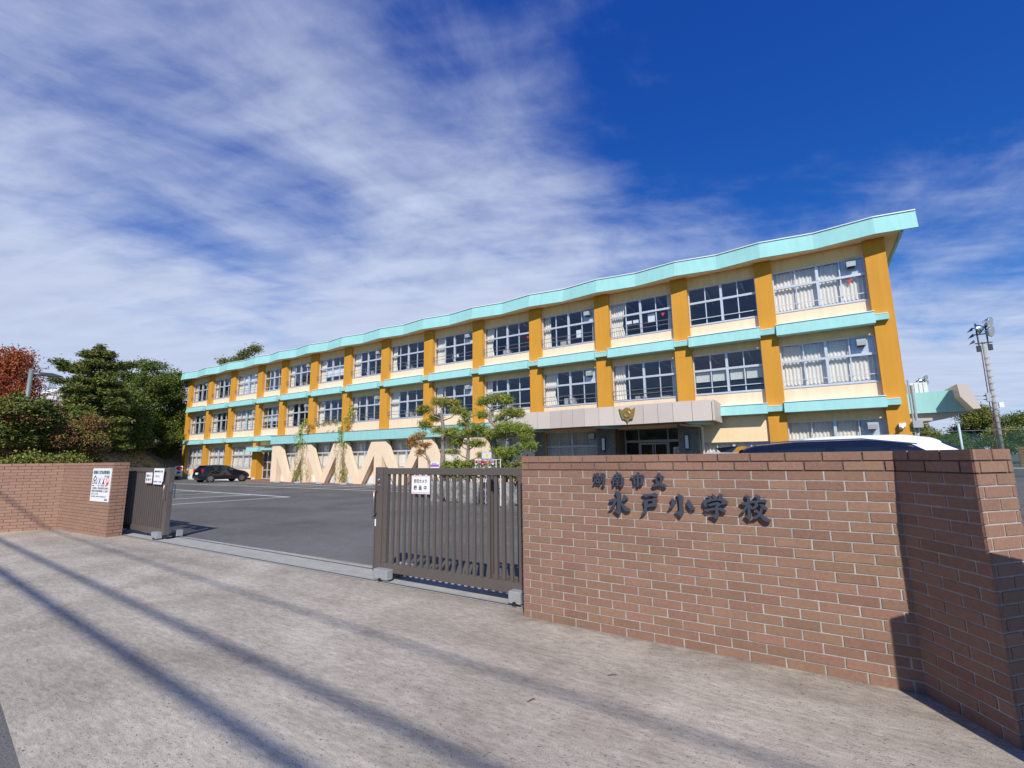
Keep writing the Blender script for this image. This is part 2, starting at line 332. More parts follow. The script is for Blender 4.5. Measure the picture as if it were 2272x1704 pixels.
def concrete():
    mt = bpy.data.materials.new('brushed_concrete'); mt.use_nodes = True; t = mt.node_tree; n = t.nodes; k = t.links; b = n['Principled BSDF']
    tcn = n.new('ShaderNodeTexCoord')
    def nz(sc, det, rough=0.6, dist=0, scl=(1, 1, 1), rot=0):
        q = n.new('ShaderNodeTexNoise'); q.inputs['Scale'].default_value = sc; q.inputs['Detail'].default_value = det; q.inputs['Roughness'].default_value = rough; q.inputs['Distortion'].default_value = dist
        mp = n.new('ShaderNodeMapping'); mp.inputs['Scale'].default_value = scl; mp.inputs['Rotation'].default_value = (0, 0, R(rot)); k.new(tcn.outputs['Object'], mp.inputs[0])
        k.new(mp.outputs[0], q.inputs['Vector']); return q.outputs[0]
    def rng(v, a, b2, c, d):
        mr = n.new('ShaderNodeMapRange'); mr.inputs[1].default_value = a; mr.inputs[2].default_value = b2; mr.inputs[3].default_value = c; mr.inputs[4].default_value = d; k.new(v, mr.inputs[0]); return mr.outputs[0]
    def mul(a, b2, op='MULTIPLY'):
        q = n.new('ShaderNodeMath'); q.operation = op
        for i, v in enumerate((a, b2)):
            if isinstance(v, (int, float)): q.inputs[i].default_value = v
            else: k.new(v, q.inputs[i])
        return q.outputs[0]
    blotch = nz(0.62, 9, 0.66, 0.6); broom = nz(34, 4, 0.65, 0.4, (0.28, 1.0, 1), 4); grain = nz(170, 3, 0.7); pit = nz(105, 2, 0.5, 0.6, (0.55, 1, 1), 10)
    # tyre tracks and dirt stains running with the roadside
    trk = nz(1.1, 5, 0.6, 0.5, (0.12, 1.1, 1), -4)
    cr = n.new('ShaderNodeValToRGB'); e = cr.color_ramp.elements
    e[0].position = 0.22; e[0].color = (0.245, 0.207, 0.165, 1); e[1].position = 0.62; e[1].color = (0.455, 0.400, 0.332, 1)
    k.new(blotch, cr.inputs[0])
    v = mul(mul(rng(broom, 0.3, 0.7, 0.78, 1.22), rng(grain, 0.3, 0.7, 0.58, 1.42)), mul(rng(trk, 0.32, 0.62, 0.80, 1.08), rng(pit, 0.60, 0.72, 1.02, 0.40)))
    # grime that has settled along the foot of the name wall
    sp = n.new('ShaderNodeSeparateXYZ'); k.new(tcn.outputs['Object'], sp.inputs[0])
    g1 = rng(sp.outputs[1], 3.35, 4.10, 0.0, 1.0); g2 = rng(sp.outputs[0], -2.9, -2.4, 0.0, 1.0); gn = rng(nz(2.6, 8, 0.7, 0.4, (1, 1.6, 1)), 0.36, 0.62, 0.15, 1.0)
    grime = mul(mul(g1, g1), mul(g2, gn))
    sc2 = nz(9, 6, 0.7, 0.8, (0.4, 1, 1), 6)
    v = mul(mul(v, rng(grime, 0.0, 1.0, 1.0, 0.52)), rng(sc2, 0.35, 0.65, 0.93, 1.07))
    hs = n.new('ShaderNodeHueSaturation'); k.new(cr.outputs[0], hs.inputs['Color']); k.new(v, hs.inputs['Value']); k.new(hs.outputs[0], b.inputs['Base Color'])
    b.inputs['Roughness'].default_value = 0.92; b.inputs['Specular IOR Level'].default_value = 0.25
    h = mul(mul(broom, 0.8), mul(mul(grain, 0.6), rng(pit, 0.64, 0.76, 0.0, -1.2), 'ADD'), 'ADD')
    bp = n.new('ShaderNodeBump'); bp.inputs['Strength'].default_value = 0.55; bp.inputs['Distance'].default_value = 0.006; k.new(h, bp.inputs['Height']); k.new(bp.outputs[0], b.inputs['Normal'])
    return mt
asp = asphalt(); conc = concrete()
g = MB()
ys = [-900, -60, -10, 0, 5.2, 8, 12, 16, 20, 23.5, 60, 1500]
for a, b in zip(ys, ys[1:]):
    g.add([(-1500, a, gz(a)), (1500, a, gz(a)), (1500, b, gz(b)), (-1500, b, gz(b))], [(0, 1, 2, 3)])
struct(g.build('ground', asp))
p = MB()   # concrete apron in front of the gate: front edge on the road, back edge behind the gate rails
fe = [(-60, 3.6), (-16, 2.35), (-4.57, 1.01), (-3.54, 0.89), (0, 0.47), (12, -1.0)]
be = [(-60, 4.85), (-16, 4.85), (-11, 4.85), (-5.6, 4.93), (-2.5, 4.95), (0, 4.95), (12, 4.95)]
n_ = len(fe)
ring = [(x, y, 0.006) for x, y in fe] + [(x, y, 0.006) for x, y in reversed(be)]
p.add(ring, [tuple(range(len(ring)))])
struct(p.build('pavement', conc))
line_m = mat('white_road_paint', (0.78, 0.78, 0.78), 0.8, var=0.2, vscale=12)
q = MB()
def gl(a, b, w):
    a, b = Vector((a[0], a[1], 0)), Vector((b[0], b[1], 0)); d = (b - a).normalized(); s_ = Vector((-d.y, d.x, 0)) * w / 2
    n = max(1, int((b - a).length / 2))
    for i in range(n):
        u, v = a.lerp(b, i / n), a.lerp(b, (i + 1) / n)
        q.add([(r_.x, r_.y, gz(r_.y) + 0.006) for r_ in (u - s_, v - s_, v + s_, u + s_)], [(0, 1, 2, 3)])
gl((-42, 13.75), (-20.0, 12.84), 0.15)
for x in (-20.10, -23.3, -26.4, -29.4, -32.4, -35.4, -38.4):
    gl((x, 12.8 - (x + 20) * -0.04 * -1 if False else 12.84 + (-20 - x) * 0.04), (x + 0.5 * -1, 7.0), 0.13)
gl((-47, 17.6), (-12, 18.2), 0.13)
gl((-38, 20.6), (-12, 21.0), 0.10)
for k_ in range(10):
    x = -39.5 + k_ * 2.75
    gl((x, 18.0), (x, 22.3), 0.10)
struct(q.build('parking_line', line_m))
s_ = MB(); s_.add([(-16, 4.20, 0.0105), (-2.45, 4.32, 0.0105), (-2.45, 4.86, 0.0105), (-5.6, 4.86, 0.0105), (-16, 4.78, 0.0105)], [(0, 1, 2, 3, 4)])
struct(s_.build('kerb_strip', mat('smooth_gate_concrete', (0.36, 0.34, 0.30), 0.9, var=0.16, vscale=5, bump=0.4, bscale=90)))
# two steel gate rails let into the concrete
for y0, y1 in ((4.26, 4.37), (4.74, 4.79)):
    r_ = MB(); r_.ext([(-16, y0 - 0.022, 0.0145), (-16, y0 + 0.022, 0.0145), (-2.4, y1 + 0.022, 0.0145), (-2.4, y1 - 0.022, 0.0145)], (0, 0, -0.02), 0)
    r_.ext([(-16, y0 - 0.008, 0.022), (-16, y0 + 0.008, 0.022), (-2.4, y1 + 0.008, 0.022), (-2.4, y1 - 0.008, 0.022)], (0, 0, -0.012), 1)
    o = r_.build('gate_rail', [black_m, steel_g])
    tag(o, 'front steel gate rail set in the concrete pavement' if y0 < 4.5 else 'rear steel gate rail beside the asphalt edge', 'rail')
pv_m = mat('red_brown_paving', (0.25, 0.14, 0.11), 0.9, var=0.25, vscale=5)
w_ = MB(); w_.add([(-43, 22.55, -0.158), (-13, 22.55, -0.158), (-13, 23.95, -0.158), (-43, 23.95, -0.158)], [(0, 1, 2, 3)])
struct(w_.build('path', pv_m))
# ------------------------------------------------------------------ the school building
XL = [-0.75, -4.5, -8.65, -12.9, -17.15, -21.4, -25.7, -29.95, -34.22, -38.52, -42.28, -47.1, -51.5, -55.92]   # left edge of window opening, bay 1 (nearest) .. 14
CW = [0.71, 0.78, 0.82, 0.78, 0.8, 0.8, 0.8, 0.8, 0.85, 0.8, 0.8, 0.8, 0.8, 0.75]                               # width of the pillar left of each opening
XR = [2.70] + [XL[i] - CW[i] for i in range(13)]
FL = {3: (7.95, 9.885), 2: (4.48, 6.43), 1: (0.95, 2.97)}
SC = thing('school_building', (-26, 24, -0.17), 'three-storey school building with ochre pillars, cream walls and turquoise roof edge', 'school')
w = MB()
for i in range(14):
    a, b = XL[i], XR[i]
    for z0, z1, y in ((4.48, 2.97, 23.93), (7.95, 6.43, 23.93), (10.44, 9.885, 23.93)):
        w.box(a, y, z1, b, 24.22, z0)
    if i not in (2, 10): w.box(a, 23.93, -0.3, b, 24.22, 0.95)
w.box(3.37, 24.1, -0.3, 3.41, 32.9, 10.44); w.box(-56.66, 24.1, -0.3, -56.6, 32.9, 10.44); w.box(-56.6, 32.86, -0.3, 3.36, 32.9, 10.44)
w.build('wall', cream, SC)
for i in range(14):
    for z0, z1 in ((2.97, 3.38), (6.43, 6.84), (9.885, 10.44)): lt = MB(); lt.box(XL[i], 23.915, z0, XR[i], 23.929, z1); lt.build('lintel', cream_y, SC)
lt = MB(); lt.box(XL[1] + 0.25, 23.84, 2.16, XR[1], 23.914, 3.36); lt.build('window_cover_panel', mat('yellow_cream_panel_paint', (0.86, 0.65, 0.39), 0.85, var=0.04, streak=0.05), SC)
pl = MB(); pl.box(-56.75, 23.62, -0.25, -42.4, 23.69, 0.12); pl.box(-56.75, 23.69, -0.25, -42.4, 23.92, 0.10)
for i in (3, 4, 5, 6, 7, 8, 9): pl.box(XL[i] + 0.005, 23.86, -0.25, XR[i] - 0.005, 23.925, 0.42)
pl.build('plinth', white_base, SC)
for i in range(15):
    x0, x1 = (2.70, 3.41) if i == 0 else (XL[i - 1] - CW[i - 1], XL[i - 1])
    low = 3.0 if 5 <= i <= 10 else -0.3
    c = MB(); c.box(x0, 23.7, low, x1, 24.3, 10.44); pil = c.build('pillar', ochre, SC)
    if low > 0: c = MB(); c.box(x0 + 0.01, 23.71, -0.3, x1 - 0.01, 24.3, 2.998); c.build('pillar_foot', cream_frame, pil)
# floors, back wall and cross walls seen through the glass
fl = MB()
for z0, z1 in ((-0.2, -0.05), (3.30, 3.46), (6.75, 6.92)): fl.box(-56.55, 24.23, z0, 3.33, 32.8, z1)
fl.box(-56.55, 24.23, 10.2, 3.33, 32.8, 10.40)
for i in range(0, 14):
    if i in (1, 3, 5, 7, 9, 10, 11, 13): fl.box(XL[i] - 0.45, 24.32, -0.04, XL[i] - 0.35, 30.4, 10.19)
fl.box(-56.5, 30.5, -0.04, 3.3, 30.6, 10.19)
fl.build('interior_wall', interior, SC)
# roof
nodes = [(4.45, 23.22), (3.07, 23.0), (0.97, 23.3)]
mids = []
for i in range(14):
    pc = XL[i] - CW[i] / 2; mids.append((pc, 23.0))
    nxt = (XL[i + 1] - CW[i + 1] / 2) if i < 13 else None
    if nxt is not None: mids.append(((pc + nxt) / 2, 23.3))
nodes = nodes + mids + [(-57.15, 23.05)]
roof = MB()
ring = [(3.9, 23.3, 10.46)] + [(x, y + 0.16, 10.46) for x, y in nodes[1:]] + [(-57.15, 33.0, 10.46), (3.9, 33.0, 10.46)]
roof.ext(ring, (0, 0, 0.6))
roof.build('roof', cream_y, SC)
fa = MB(); cp = MB()
for (xa, ya), (xb, yb) in zip(nodes, nodes[1:]):
    for o_, (zb, zt), dy0, dy1, th in ((fa, (10.39, 11.15), 0.0, 0.14, 0.10), (cp, (11.152, 11.19), 0.09, 0.09, 0.16)):
        v = [(xa, ya + dy0, zb), (xb, yb + dy0, zb), (xb, yb + dy1, zt), (xa, ya + dy1, zt)]
        v += [(x, y + th, z) for x, y, z in v]
        o_.add(v, [(0, 3, 2, 1), (4, 5, 6, 7), (0, 1, 5, 4), (3, 7, 6, 2), (0, 4, 7, 3), (1, 2, 6, 5)])
fa.box(3.902, 23.36, 10.37, 4.0, 33.1, 11.1); fa.box(-57.25, 23.2, 10.37, -57.152, 33.1, 11.1)
cp.box(3.88, 23.5, 11.10, 4.02, 33.1, 11.16)
fa.build('roof_edge', teal, SC); cp.build('roof_cap', white_p, SC)

def slant_box(mb, x0, x1, zb, zt, yb, yt, yback, mi=0):
    v = [(x0, yb, zb), (x1, yb, zb), (x1, yback, zb), (x0, yback, zb), (x0, yt, zt), (x1, yt, zt), (x1, yback, zt), (x0, yback, zt)]
    mb.add(v, [(0,3,2,1),(4,5,6,7),(0,1,5,4),(1,2,6,5),(2,3,7,6),(3,0,4,7)], mi)
def awning(i, zb, zt, z_band=True):
    a = MB(); slant_box(a, XL[i] - 0.03, XR[i] + 0.03, zb, zt, 23.30, 23.42, 23.69)
    slant_box(a, XL[i] + 0.02, XR[i] - 0.02, zb + 0.1, zt, 23.68, 23.68, 23.94)
    o = a.build('awning', teal, SC)
    c = MB(); c.box(XL[i] - 0.05, 23.38, zt + 0.002, XR[i] + 0.05, 23.93, zt + 0.035); c.build('cap', white_p, o)
    b = MB(); x1 = XR[i]; x2 = 3.22 if i == 0 else XL[i - 1]
    if z_band:
        b.box(x1 + 0.032, 23.50, zt - 0.36, x2 - 0.032, 23.698, zt - 0.12); b.build('ledge', teal, o)
        e = MB(); e.box(x1 + 0.05, 23.485, zt - 0.118, x2 - 0.05, 23.698, zt - 0.09); e.build('cap', white_p, o)
for i in range(14): awning(i, 6.78, 7.28)
for i in (0, 1, 11, 12, 13): awning(i, 3.36, 3.80)
# eleventh bay: awning plus the small one over the side door
awning(10, 3.36, 3.80, False)
a = MB(); slant_box(a, -43.0, -41.1, 2.42, 2.82, 23.0, 23.1, 23.69); a.box(-41.09, 23.35, 2.52, -39.3, 23.69, 2.72)
o = a.build('awning', teal, SC); c = MB(); c.box(-43.02, 23.06, 2.822, -41.08, 23.69, 2.85); c.build('cap', white_p, o)

# windows
rnd = random.Random(5)
def curtain(mb, x0, x1, z0, z1, y=24.17, taper=0.0, mi=0, amp=0.035):
    n = max(6, int((x1 - x0) / 0.035)); b = len(mb.v)
    ph = rnd.random() * 6
    for k in range(n + 1):
        u = k / n
        for j, (z, t) in enumerate(((z0, 1.0), (z0 + (z1 - z0) * 0.35, 1 - taper), (z1, 1.0))):
            xx = x0 + (x1 - x0) * u * t
            mb.v.append((xx, y + amp * math.sin(u * (x1 - x0) * 44 + ph + 0.6 * math.sin(u * 9 + j)) + 0.012 * math.sin(u * 70 + j), z + 0.015 * math.sin(u * 23 + j)))
    for k in range(n):
        for j in range(2):
            mb.f.append((b + k*3 + j, b + (k+1)*3 + j, b + (k+1)*3 + j + 1, b + k*3 + j + 1)); mb.m.append(mi)
FULL = {(0, 3), (0, 2), (0, 1), (11, 1), (12, 1), (13, 1), (1, 1), (3, 1), (4, 1), (5, 1), (6, 1), (7, 1), (8, 1), (9, 1)}
VENT = {0, 3, 5, 7, 9, 13}
NORAIL = {0, 1, 10}
def window(i, f):
    z0, z1 = FL[f]; a, b = XL[i], XR[i]; y0, y1 = 23.97, 24.06
    if i == 1 and f == 1: a += 0.02; z1 = 2.16
    fr = MB(); W_ = b - a; zt = z1 - 0.40 * (z1 - z0)
    fr.box(a, y0, z0, b, y1, z0 + 0.055); fr.box(a, y0, z1 - 0.045, b, y1, z1)
    fr.box(a, y0, z0 + 0.056, a + 0.045, y1, z1 - 0.046); fr.box(b - 0.045, y0, z0 + 0.056, b, y1, z1 - 0.046)
    fr.box(a + 0.046, y0 - 0.012, zt - 0.05, b - 0.046, y1, zt + 0.05)
    xm = (a + b) / 2
    for s0, s1 in ((z0 + 0.056, zt - 0.051), (zt + 0.051, z1 - 0.046)):
        fr.box(xm - 0.055, y0 - 0.02, s0, xm + 0.055, y1, s1)
        for t in (0.26, 0.74): fr.box(a + W_ * t - 0.022, y0 + 0.02, s0, a + W_ * t + 0.022, y1 - 0.005, s1)
    if i in NORAIL or (i == 4 and f == 2) or f == 1:
        zz_ = z0 + 0.30; fr.box(a + 0.046, y0 - 0.03, zz_, xm - 0.056, y0 - 0.005, zz_ + 0.035); fr.box(xm + 0.056, y0 - 0.03, zz_, b - 0.046, y0 - 0.005, zz_ + 0.035)
    fr.box(a, 23.90, z0 - 0.035, b, 23.969, z0 + 0.012)
    o = fr.build('window', alu, SC)
    gm = MB(); gm.add([(a, 24.035, z0 + 0.02), (b, 24.035, z0 + 0.02), (b, 24.035, z1 - 0.02), (a, 24.035, z1 - 0.02)], [(0, 1, 2, 3)]); gm.build('glass', glass, o)
    cm = MB()
    if (i, f) in FULL: curtain(cm, a + 0.02, b - 0.02, z0 + 0.02, z1 - 0.03)
    elif i == 11:
        curtain(cm, a + 0.05, a + W_ * 0.4, z0, z1, mi=0); curtain(cm, a + W_ * 0.36, a + W_ * 0.55, z0, z1, y=24.26, mi=1); curtain(cm, a + W_ * 0.52, b, z0, z1, mi=0)
    elif i in (1, 10): pass
    else:
        curtain(cm, a + 0.03, a + W_ * (0.14 + 0.05 * ((i * 7 + f) % 3)), z0, z1, taper=0.25 if (i + f) % 2 else 0.05)
        if i in (2, 3): curtain(cm, b - 0.32, b - 0.03, z0, z1)
    if cm.v: cm.build('curtain', [curtain_m, curtain_b], o, smooth=True)
    if i in VENT or (i == 11 and f > 1):
        pm = MB(); pm.box(a + W_ * 0.76, 24.07, zt + 0.05, b - 0.04, 24.09, z1 - 0.04)
        pm.build('vent_board', panel_w, o)
        vh = MB(); xc = a + W_ * (0.86 if i != 11 else 0.9); zc = (zt + z1) / 2 + 0.12
        vh.ext([(xc - 0.16, 24.0, zc - 0.12), (xc - 0.16, 23.72, zc - 0.16), (xc - 0.16, 23.70, zc + 0.02), (xc - 0.16, 23.80, zc + 0.12), (xc - 0.16, 24.0, zc + 0.12)], (0.32, 0, 0))
        vh.box(xc - 0.13, 23.74, zc - 0.175, xc + 0.13, 23.99, zc - 0.162, 1)
        vh.build('vent_hood', [hood_m, dark_m], o)
    if f > 1 and not (i in NORAIL or (i == 4 and f == 2)):
        rm = MB(); x0, x1 = a + 0.03, b - 0.03; yy = 23.74
        for z in (z0 + 0.28, z0 + 0.50):
            rm.tube([(x0, 23.95, z - 0.0), (x0, yy, z), (x1, yy, z), (x1, 23.95, z)], 0.014, 6)
        for t in (0.0, 0.5, 1.0):
            x = x0 + (x1 - x0) * t
            rm.tube([(x, 23.93, z0 + 0.06), (x, yy + 0.015, z0 + 0.22), (x, yy, z0 + 0.50)], 0.012, 6)
        rm.build('railing', rail_m, o)
    return o
WN = {}
for i in range(14):
    for f in (3, 2, 1):
        if f == 1 and i in (2, 10): continue
        WN[(i, f)] = window(i, f)
# blinds, papers and boards inside the glass
def inside(i, f, u0, u1, v0, v1, mt, name, y=24.12):
    a, b = XL[i], XR[i]; z0, z1 = FL[f]; m_ = MB(); m_.box(a + (b - a) * u0, y, z0 + (z1 - z0) * v0, a + (b - a) * u1, y + 0.01, z0 + (z1 - z0) * v1)
    return m_.build(name, mt, WN[(i, f)])
blind_m = mat('roller_blind', (0.62, 0.62, 0.56), 0.8)
for u in (0.02, 0.27, 0.53, 0.76): inside(1, 2, u, u + 0.22, 0.32, 0.58, blind_m, 'blind')
inside(10, 2, 0.02, 0.98, 0.33, 0.58, blind_m, 'blind')
inside(8, 3, 0.20, 0.98, 0.22, 0.60, paper_m, 'board')
inside(2, 3, 0.60, 0.71, 0.32, 0.55, paper_m, 'paper'); inside(2, 3, 0.25, 0.34, 0.36, 0.45, paper_m, 'paper'); inside(2, 3, 0.36, 0.45, 0.36, 0.45, paper_m, 'paper')
inside(3, 3, 0.62, 0.72, 0.20, 0.44, paper_m, 'paper')
inside(5, 3, 0.52, 0.57, 0.20, 0.30, paper_m, 'paper')
for (i, f, u, v) in ((0, 3, 0.83, 0.48), (2, 3, 0.84, 0.46), (4, 3, 0.92, 0.46), (6, 3, 0.93, 0.42)):
    a, b = XL[i], XR[i]; z0, z1 = FL[f]; x = a + (b - a) * u; z = z0 + (z1 - z0) * v
    t_ = MB(); t_.ext([(x - 0.10, 24.028, z + 0.09), (x, 24.028, z - 0.09), (x + 0.10, 24.028, z + 0.09)], (0, 0.003, 0)); t_.build('triangle_sticker', red_m, WN[(i, f)])
# book shelves, desks and lamps inside
furn = mat('classroom_furniture', (0.42, 0.40, 0.36), 0.8, var=0.2, vscale=2)
lampm = mat('fluorescent_fitting', (0.7, 0.7, 0.7), 0.4)
for (i, f) in WN:
    if f == 1 or i in (0, 11): continue
    a, b = XL[i], XR[i]; z0, z1 = FL[f]
    if i not in (1, 10):
        d = MB(); 
        for k in range(3):
            x = a + 0.9 + k * 0.75 + rnd.random() * 0.2; h = 0.15 + rnd.random() * 0.35
            d.box(x, 24.5, z0 - 1.0, x + 0.45 + rnd.random() * 0.2, 24.9, z0 + h * (1 if k == 0 else 0.4))
        d.build('furniture', furn, WN[(i, f)])
    lm = MB()
    for k in range(2): lm.box(a + 0.6 + k * 1.7, 25.0, z1 + 0.12, a + 0.72 + k * 1.7, 27.6, z1 + 0.20)
    lm.build('ceiling_lamp', lampm, WN[(i, f)])
st = MB(); st.ext([(-42.1, 24.6, 7.0), (-41.7, 24.6, 7.0), (-39.5, 24.6, 9.6), (-39.9, 24.6, 9.6)], (0, 0.8, 0)); st.build('stair_flight', furn, SC)

# seismic brace frames on the ground floor, one bay each, under a long turquoise band
band = MB(); band.box(-39.38, 23.18, 3.0, -15.05, 23.69, 3.68)
bo = band.build('canopy_band', teal, SC)
cp2 = MB(); cp2.box(-39.42, 23.15, 3.682, -15.0, 23.69, 3.71); cp2.build('cap', steel_g, bo)
for k in range(10, 4, -1):
    i = k - 1                                   # bay index with posts either side
    cL = XL[i] - CW[i] / 2; cR = XL[i - 1] - CW[i - 1] / 2; md = (cL + cR) / 2
    br = MB(); D_ = (0, 0.34, 0); Y = 23.34; zb = -0.17
    br.ext([(cL - 0.0, Y, zb), (cL + 0.40, Y, zb), (cL + 0.40, Y, 2.998), (cL, Y, 2.998)], D_)
    if k == 10: br.ext([(cL - 0.40, Y, zb), (cL, Y, zb), (cL, Y, 2.998), (cL - 0.40, Y, 2.998)], D_)
    br.ext([(cR - 0.40, Y, zb), (cR, Y, zb), (cR, Y, 2.998), (cR - 0.40, Y, 2.998)], D_)
    Y2 = Y + 0.004; D2 = (0, 0.33, 0)
    br.ext([(md, Y2, 0.16), (cR - 0.68, Y2, 2.995), (cR - 0.36, Y2, 2.995), (cR - 0.36, Y2, 1.95), (md + 0.46, Y2, zb), (md, Y2, zb)], D2)
    br.ext([(md, Y2, 0.16), (md, Y2, zb), (md - 0.46, Y2, zb), (cL + 0.36, Y2, 1.95), (cL + 0.36, Y2, 2.995), (cL + 0.68, Y2, 2.995)], D2)
    br.build('brace_frame', cream_frame, SC)

# entrance porch: folded greige panels on a canopy between bays 5 and 2
cn = [(-3.42, 21.52), (-5.03, 21.40), (-7.08, 21.60), (-9.3, 21.40), (-11.3, 21.60), (-13.5, 21.40), (-15.1, 21.5)]
cz = (3.05, 3.95)
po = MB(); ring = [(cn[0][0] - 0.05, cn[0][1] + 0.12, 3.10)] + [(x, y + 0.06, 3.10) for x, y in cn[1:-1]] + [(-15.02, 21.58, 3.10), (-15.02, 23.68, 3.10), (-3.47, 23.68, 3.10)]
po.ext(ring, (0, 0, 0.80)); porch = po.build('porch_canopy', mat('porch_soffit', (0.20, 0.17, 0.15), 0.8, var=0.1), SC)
pn = MB()
for (xa, ya), (xb, yb) in zip(cn, cn[1:]):
    k = 2 if abs(xa - xb) < 1.7 else 3
    for j in range(k):
        t0, t1 = j / k, (j + 1) / k; L_ = abs(xa - xb); e = 0.008 / L_
        x0, y0 = xa + (xb - xa) * (t0 + e), ya + (yb - ya) * (t0 + e); x1, y1 = xa + (xb - xa) * (t1 - e), ya + (yb - ya) * (t1 - e)
        v = [(x0, y0, cz[0]), (x1, y1, cz[0]), (x1, y1 + 0.03, cz[1]), (x0, y0 + 0.03, cz[1])]; v += [(x, y + 0.03, z) for x, y, z in v]
        pn.add(v, [(0, 3, 2, 1), (4, 5, 6, 7), (0, 1, 5, 4), (3, 7, 6, 2), (0, 4, 7, 3), (1, 2, 6, 5)])
pn.add([(-3.40, 21.50, 3.05), (-3.33, 21.62, 3.05), (-3.33, 23.68, 3.05), (-3.40, 23.68, 3.05), (-3.40, 21.53, 3.95), (-3.33, 21.65, 3.95), (-3.33, 23.68, 3.95), (-3.40, 23.68, 3.95)], [(0,3,2,1),(4,5,6,7),(0,1,5,4),(1,2,6,5),(2,3,7,6),(3,0,4,7)])
pn.build('panel', canopy_m, porch)
for x in (-4.6, -9.0, -13.3):
    sb = MB(); sb.ext([(x, 21.75, 3.098), (x + 0.5, 21.75, 3.098), (x + 0.9, 23.5, 3.098), (x + 0.1, 23.5, 3.098)], (0, 0, -0.10))
    sb.build('beam', teal, porch)
# badge on the porch: spread-wing shield with a ring
em = MB(); ex, ez = -7.15, 3.50; Y = 21.50
em.ext([(ex + a_ * 0.40, Y, ez + b_ * 0.40) for a_, b_ in ((-1.0, 0.85), (-0.55, 0.60), (-0.38, 0.75), (0, 0.92), (0.38, 0.75), (0.55, 0.60), (1.0, 0.85), (0.86, 0.10), (0.62, -0.52), (0.40, -0.50), (0.18, -0.62), (0, -0.98), (-0.18, -0.62), (-0.40, -0.50), (-0.62, -0.52), (-0.86, 0.10))], (0, 0.05, 0))
em.build('emblem', gold_m, porch, bevel=0.008)
er = MB(); er.lathe((ex, Y - 0.02, ez + 0.02), (0, 1, 0), [(-0.0, 0.11), (-0.015, 0.14), (0.0, 0.17), (0.022, 0.17)], 24); er.build('emblem_ring', gold_m, porch, smooth=True)
# ribbed concrete piers
rib = mat('ribbed_concrete', (0.26, 0.245, 0.22), 0.9, var=0.35, vscale=9, bump=0.5, bscale=30)
for i in (3, 2, 1):
    cx = XL[i] - CW[i] / 2
    pm = MB(); pm.box(cx - 0.46, 23.50, -0.2, cx + 0.46, 23.69, 3.04)
    x = cx - 0.45
    while x < cx + 0.43: pm.box(x, 23.47, -0.2, x + 0.035, 23.499, 3.04); x += 0.06
    pm.box(cx + 0.461, 23.52, -0.2, cx + 0.50, 24.4, 3.04) if i == 1 else None
    pm.build('pier', rib, SC)
wing = MB(); wing.box(-9.47, 23.7, -0.2, -9.44, 25.2, 3.08); wing.box(-8.62, 23.9, -0.2, -8.5, 25.2, 3.08); wing.box(-5.36, 23.72, -0.2, -5.3, 25.2, 3.08); wing.build('porch_side_wall', mat('brown_porch_wall', (0.16, 0.10, 0.07), 0.8, var=0.15), SC)
for cx in (-9.12, -4.93):
    lm = MB(); lm.box(cx - 0.085, 23.36, 1.84, cx + 0.085, 23.468, 2.56)
    o = lm.build('wall_lamp', mat('dark_lamp_case', (0.02, 0.02, 0.05), 0.4), SC)
    l2 = MB(); l2.box(cx - 0.07, 23.33, 1.90, cx + 0.07, 23.359, 2.52); l2.build('lamp_shade', white_p, o)
# glazed entrance doors
df = MB(); Y = 24.95
for z0_, z1_ in ((2.29, 2.42), (2.97, 3.05)): df.box(-8.5, Y, z0_, -5.36, Y + 0.08, z1_)
for x in (-8.5, -7.75, -6.22, -5.42): df.box(x, Y - 0.01, -0.1, x + 0.07, Y + 0.08, 3.05)
df.box(-7.68, Y - 0.03, 2.18, -6.22, Y - 0.011, 2.26)
for x in (-7.66, -7.02, -6.90, -6.28): df.box(x, Y - 0.03, 0, x + 0.05, Y - 0.012, 2.18)
de = df.build('entrance_door', mat('door_aluminium', (0.42, 0.40, 0.38), 0.4, metal=0.3), SC)
dg_ = MB(); dg_.add([(-8.5, Y + 0.03, 0), (-5.36, Y + 0.03, 0), (-5.36, Y + 0.03, 3.0), (-8.5, Y + 0.03, 3.0)], [(0, 1, 2, 3)]); dg_.build('glass', glass, de)
sg = MB(); sg.box(-5.95, Y - 0.02, 1.55, -5.5, Y - 0.012, 2.02); so_ = sg.build('notice', paper_m, de)
rg = MB(); rg.lathe((-5.72, Y - 0.024, 1.80), (0, 1, 0), [(0, 0.13), (0.003, 0.13)], 20); rg.build('red_disc', ink_red, so_)
rg = MB(); rg.lathe((-5.72, Y - 0.028, 1.80), (0, 1, 0), [(0, 0.09), (0.003, 0.09)], 20); rg.build('white_disc', paper_m, so_)
# side door of bay eleven
df = MB(); Y = 24.3; a, b = XL[10] - 0.02, XR[10]
for x in (a, a + 0.72, a + 1.30, a + 1.9, b - 0.08): df.box(x, Y, 0, x + 0.07, Y + 0.06, 2.4)
for z in (0.0, 0.75, 1.45, 2.36): df.box(a, Y + 0.005, z, b, Y + 0.055, z + 0.07)
de2 = df.build('side_door', alu, SC); dg_ = MB(); dg_.add([(a, Y + 0.03, 0), (b, Y + 0.03, 0), (b, Y + 0.03, 2.4), (a, Y + 0.03, 2.4)], [(0, 1, 2, 3)]); dg_.build('glass', glass, de2)
fb = MB(); fb.box(a, 24.25, 2.42, b, 24.4, 2.97); fb.box(XL[2], 24.25, 3.06, XR[2], 24.4, 3.2); fb.build('lintel', cream, SC)
sp = MB(); sp.box(-42.9, 23.0, -0.25, -39.35, 24.2, -0.03); sp.build('door_step', pv_m, SC)
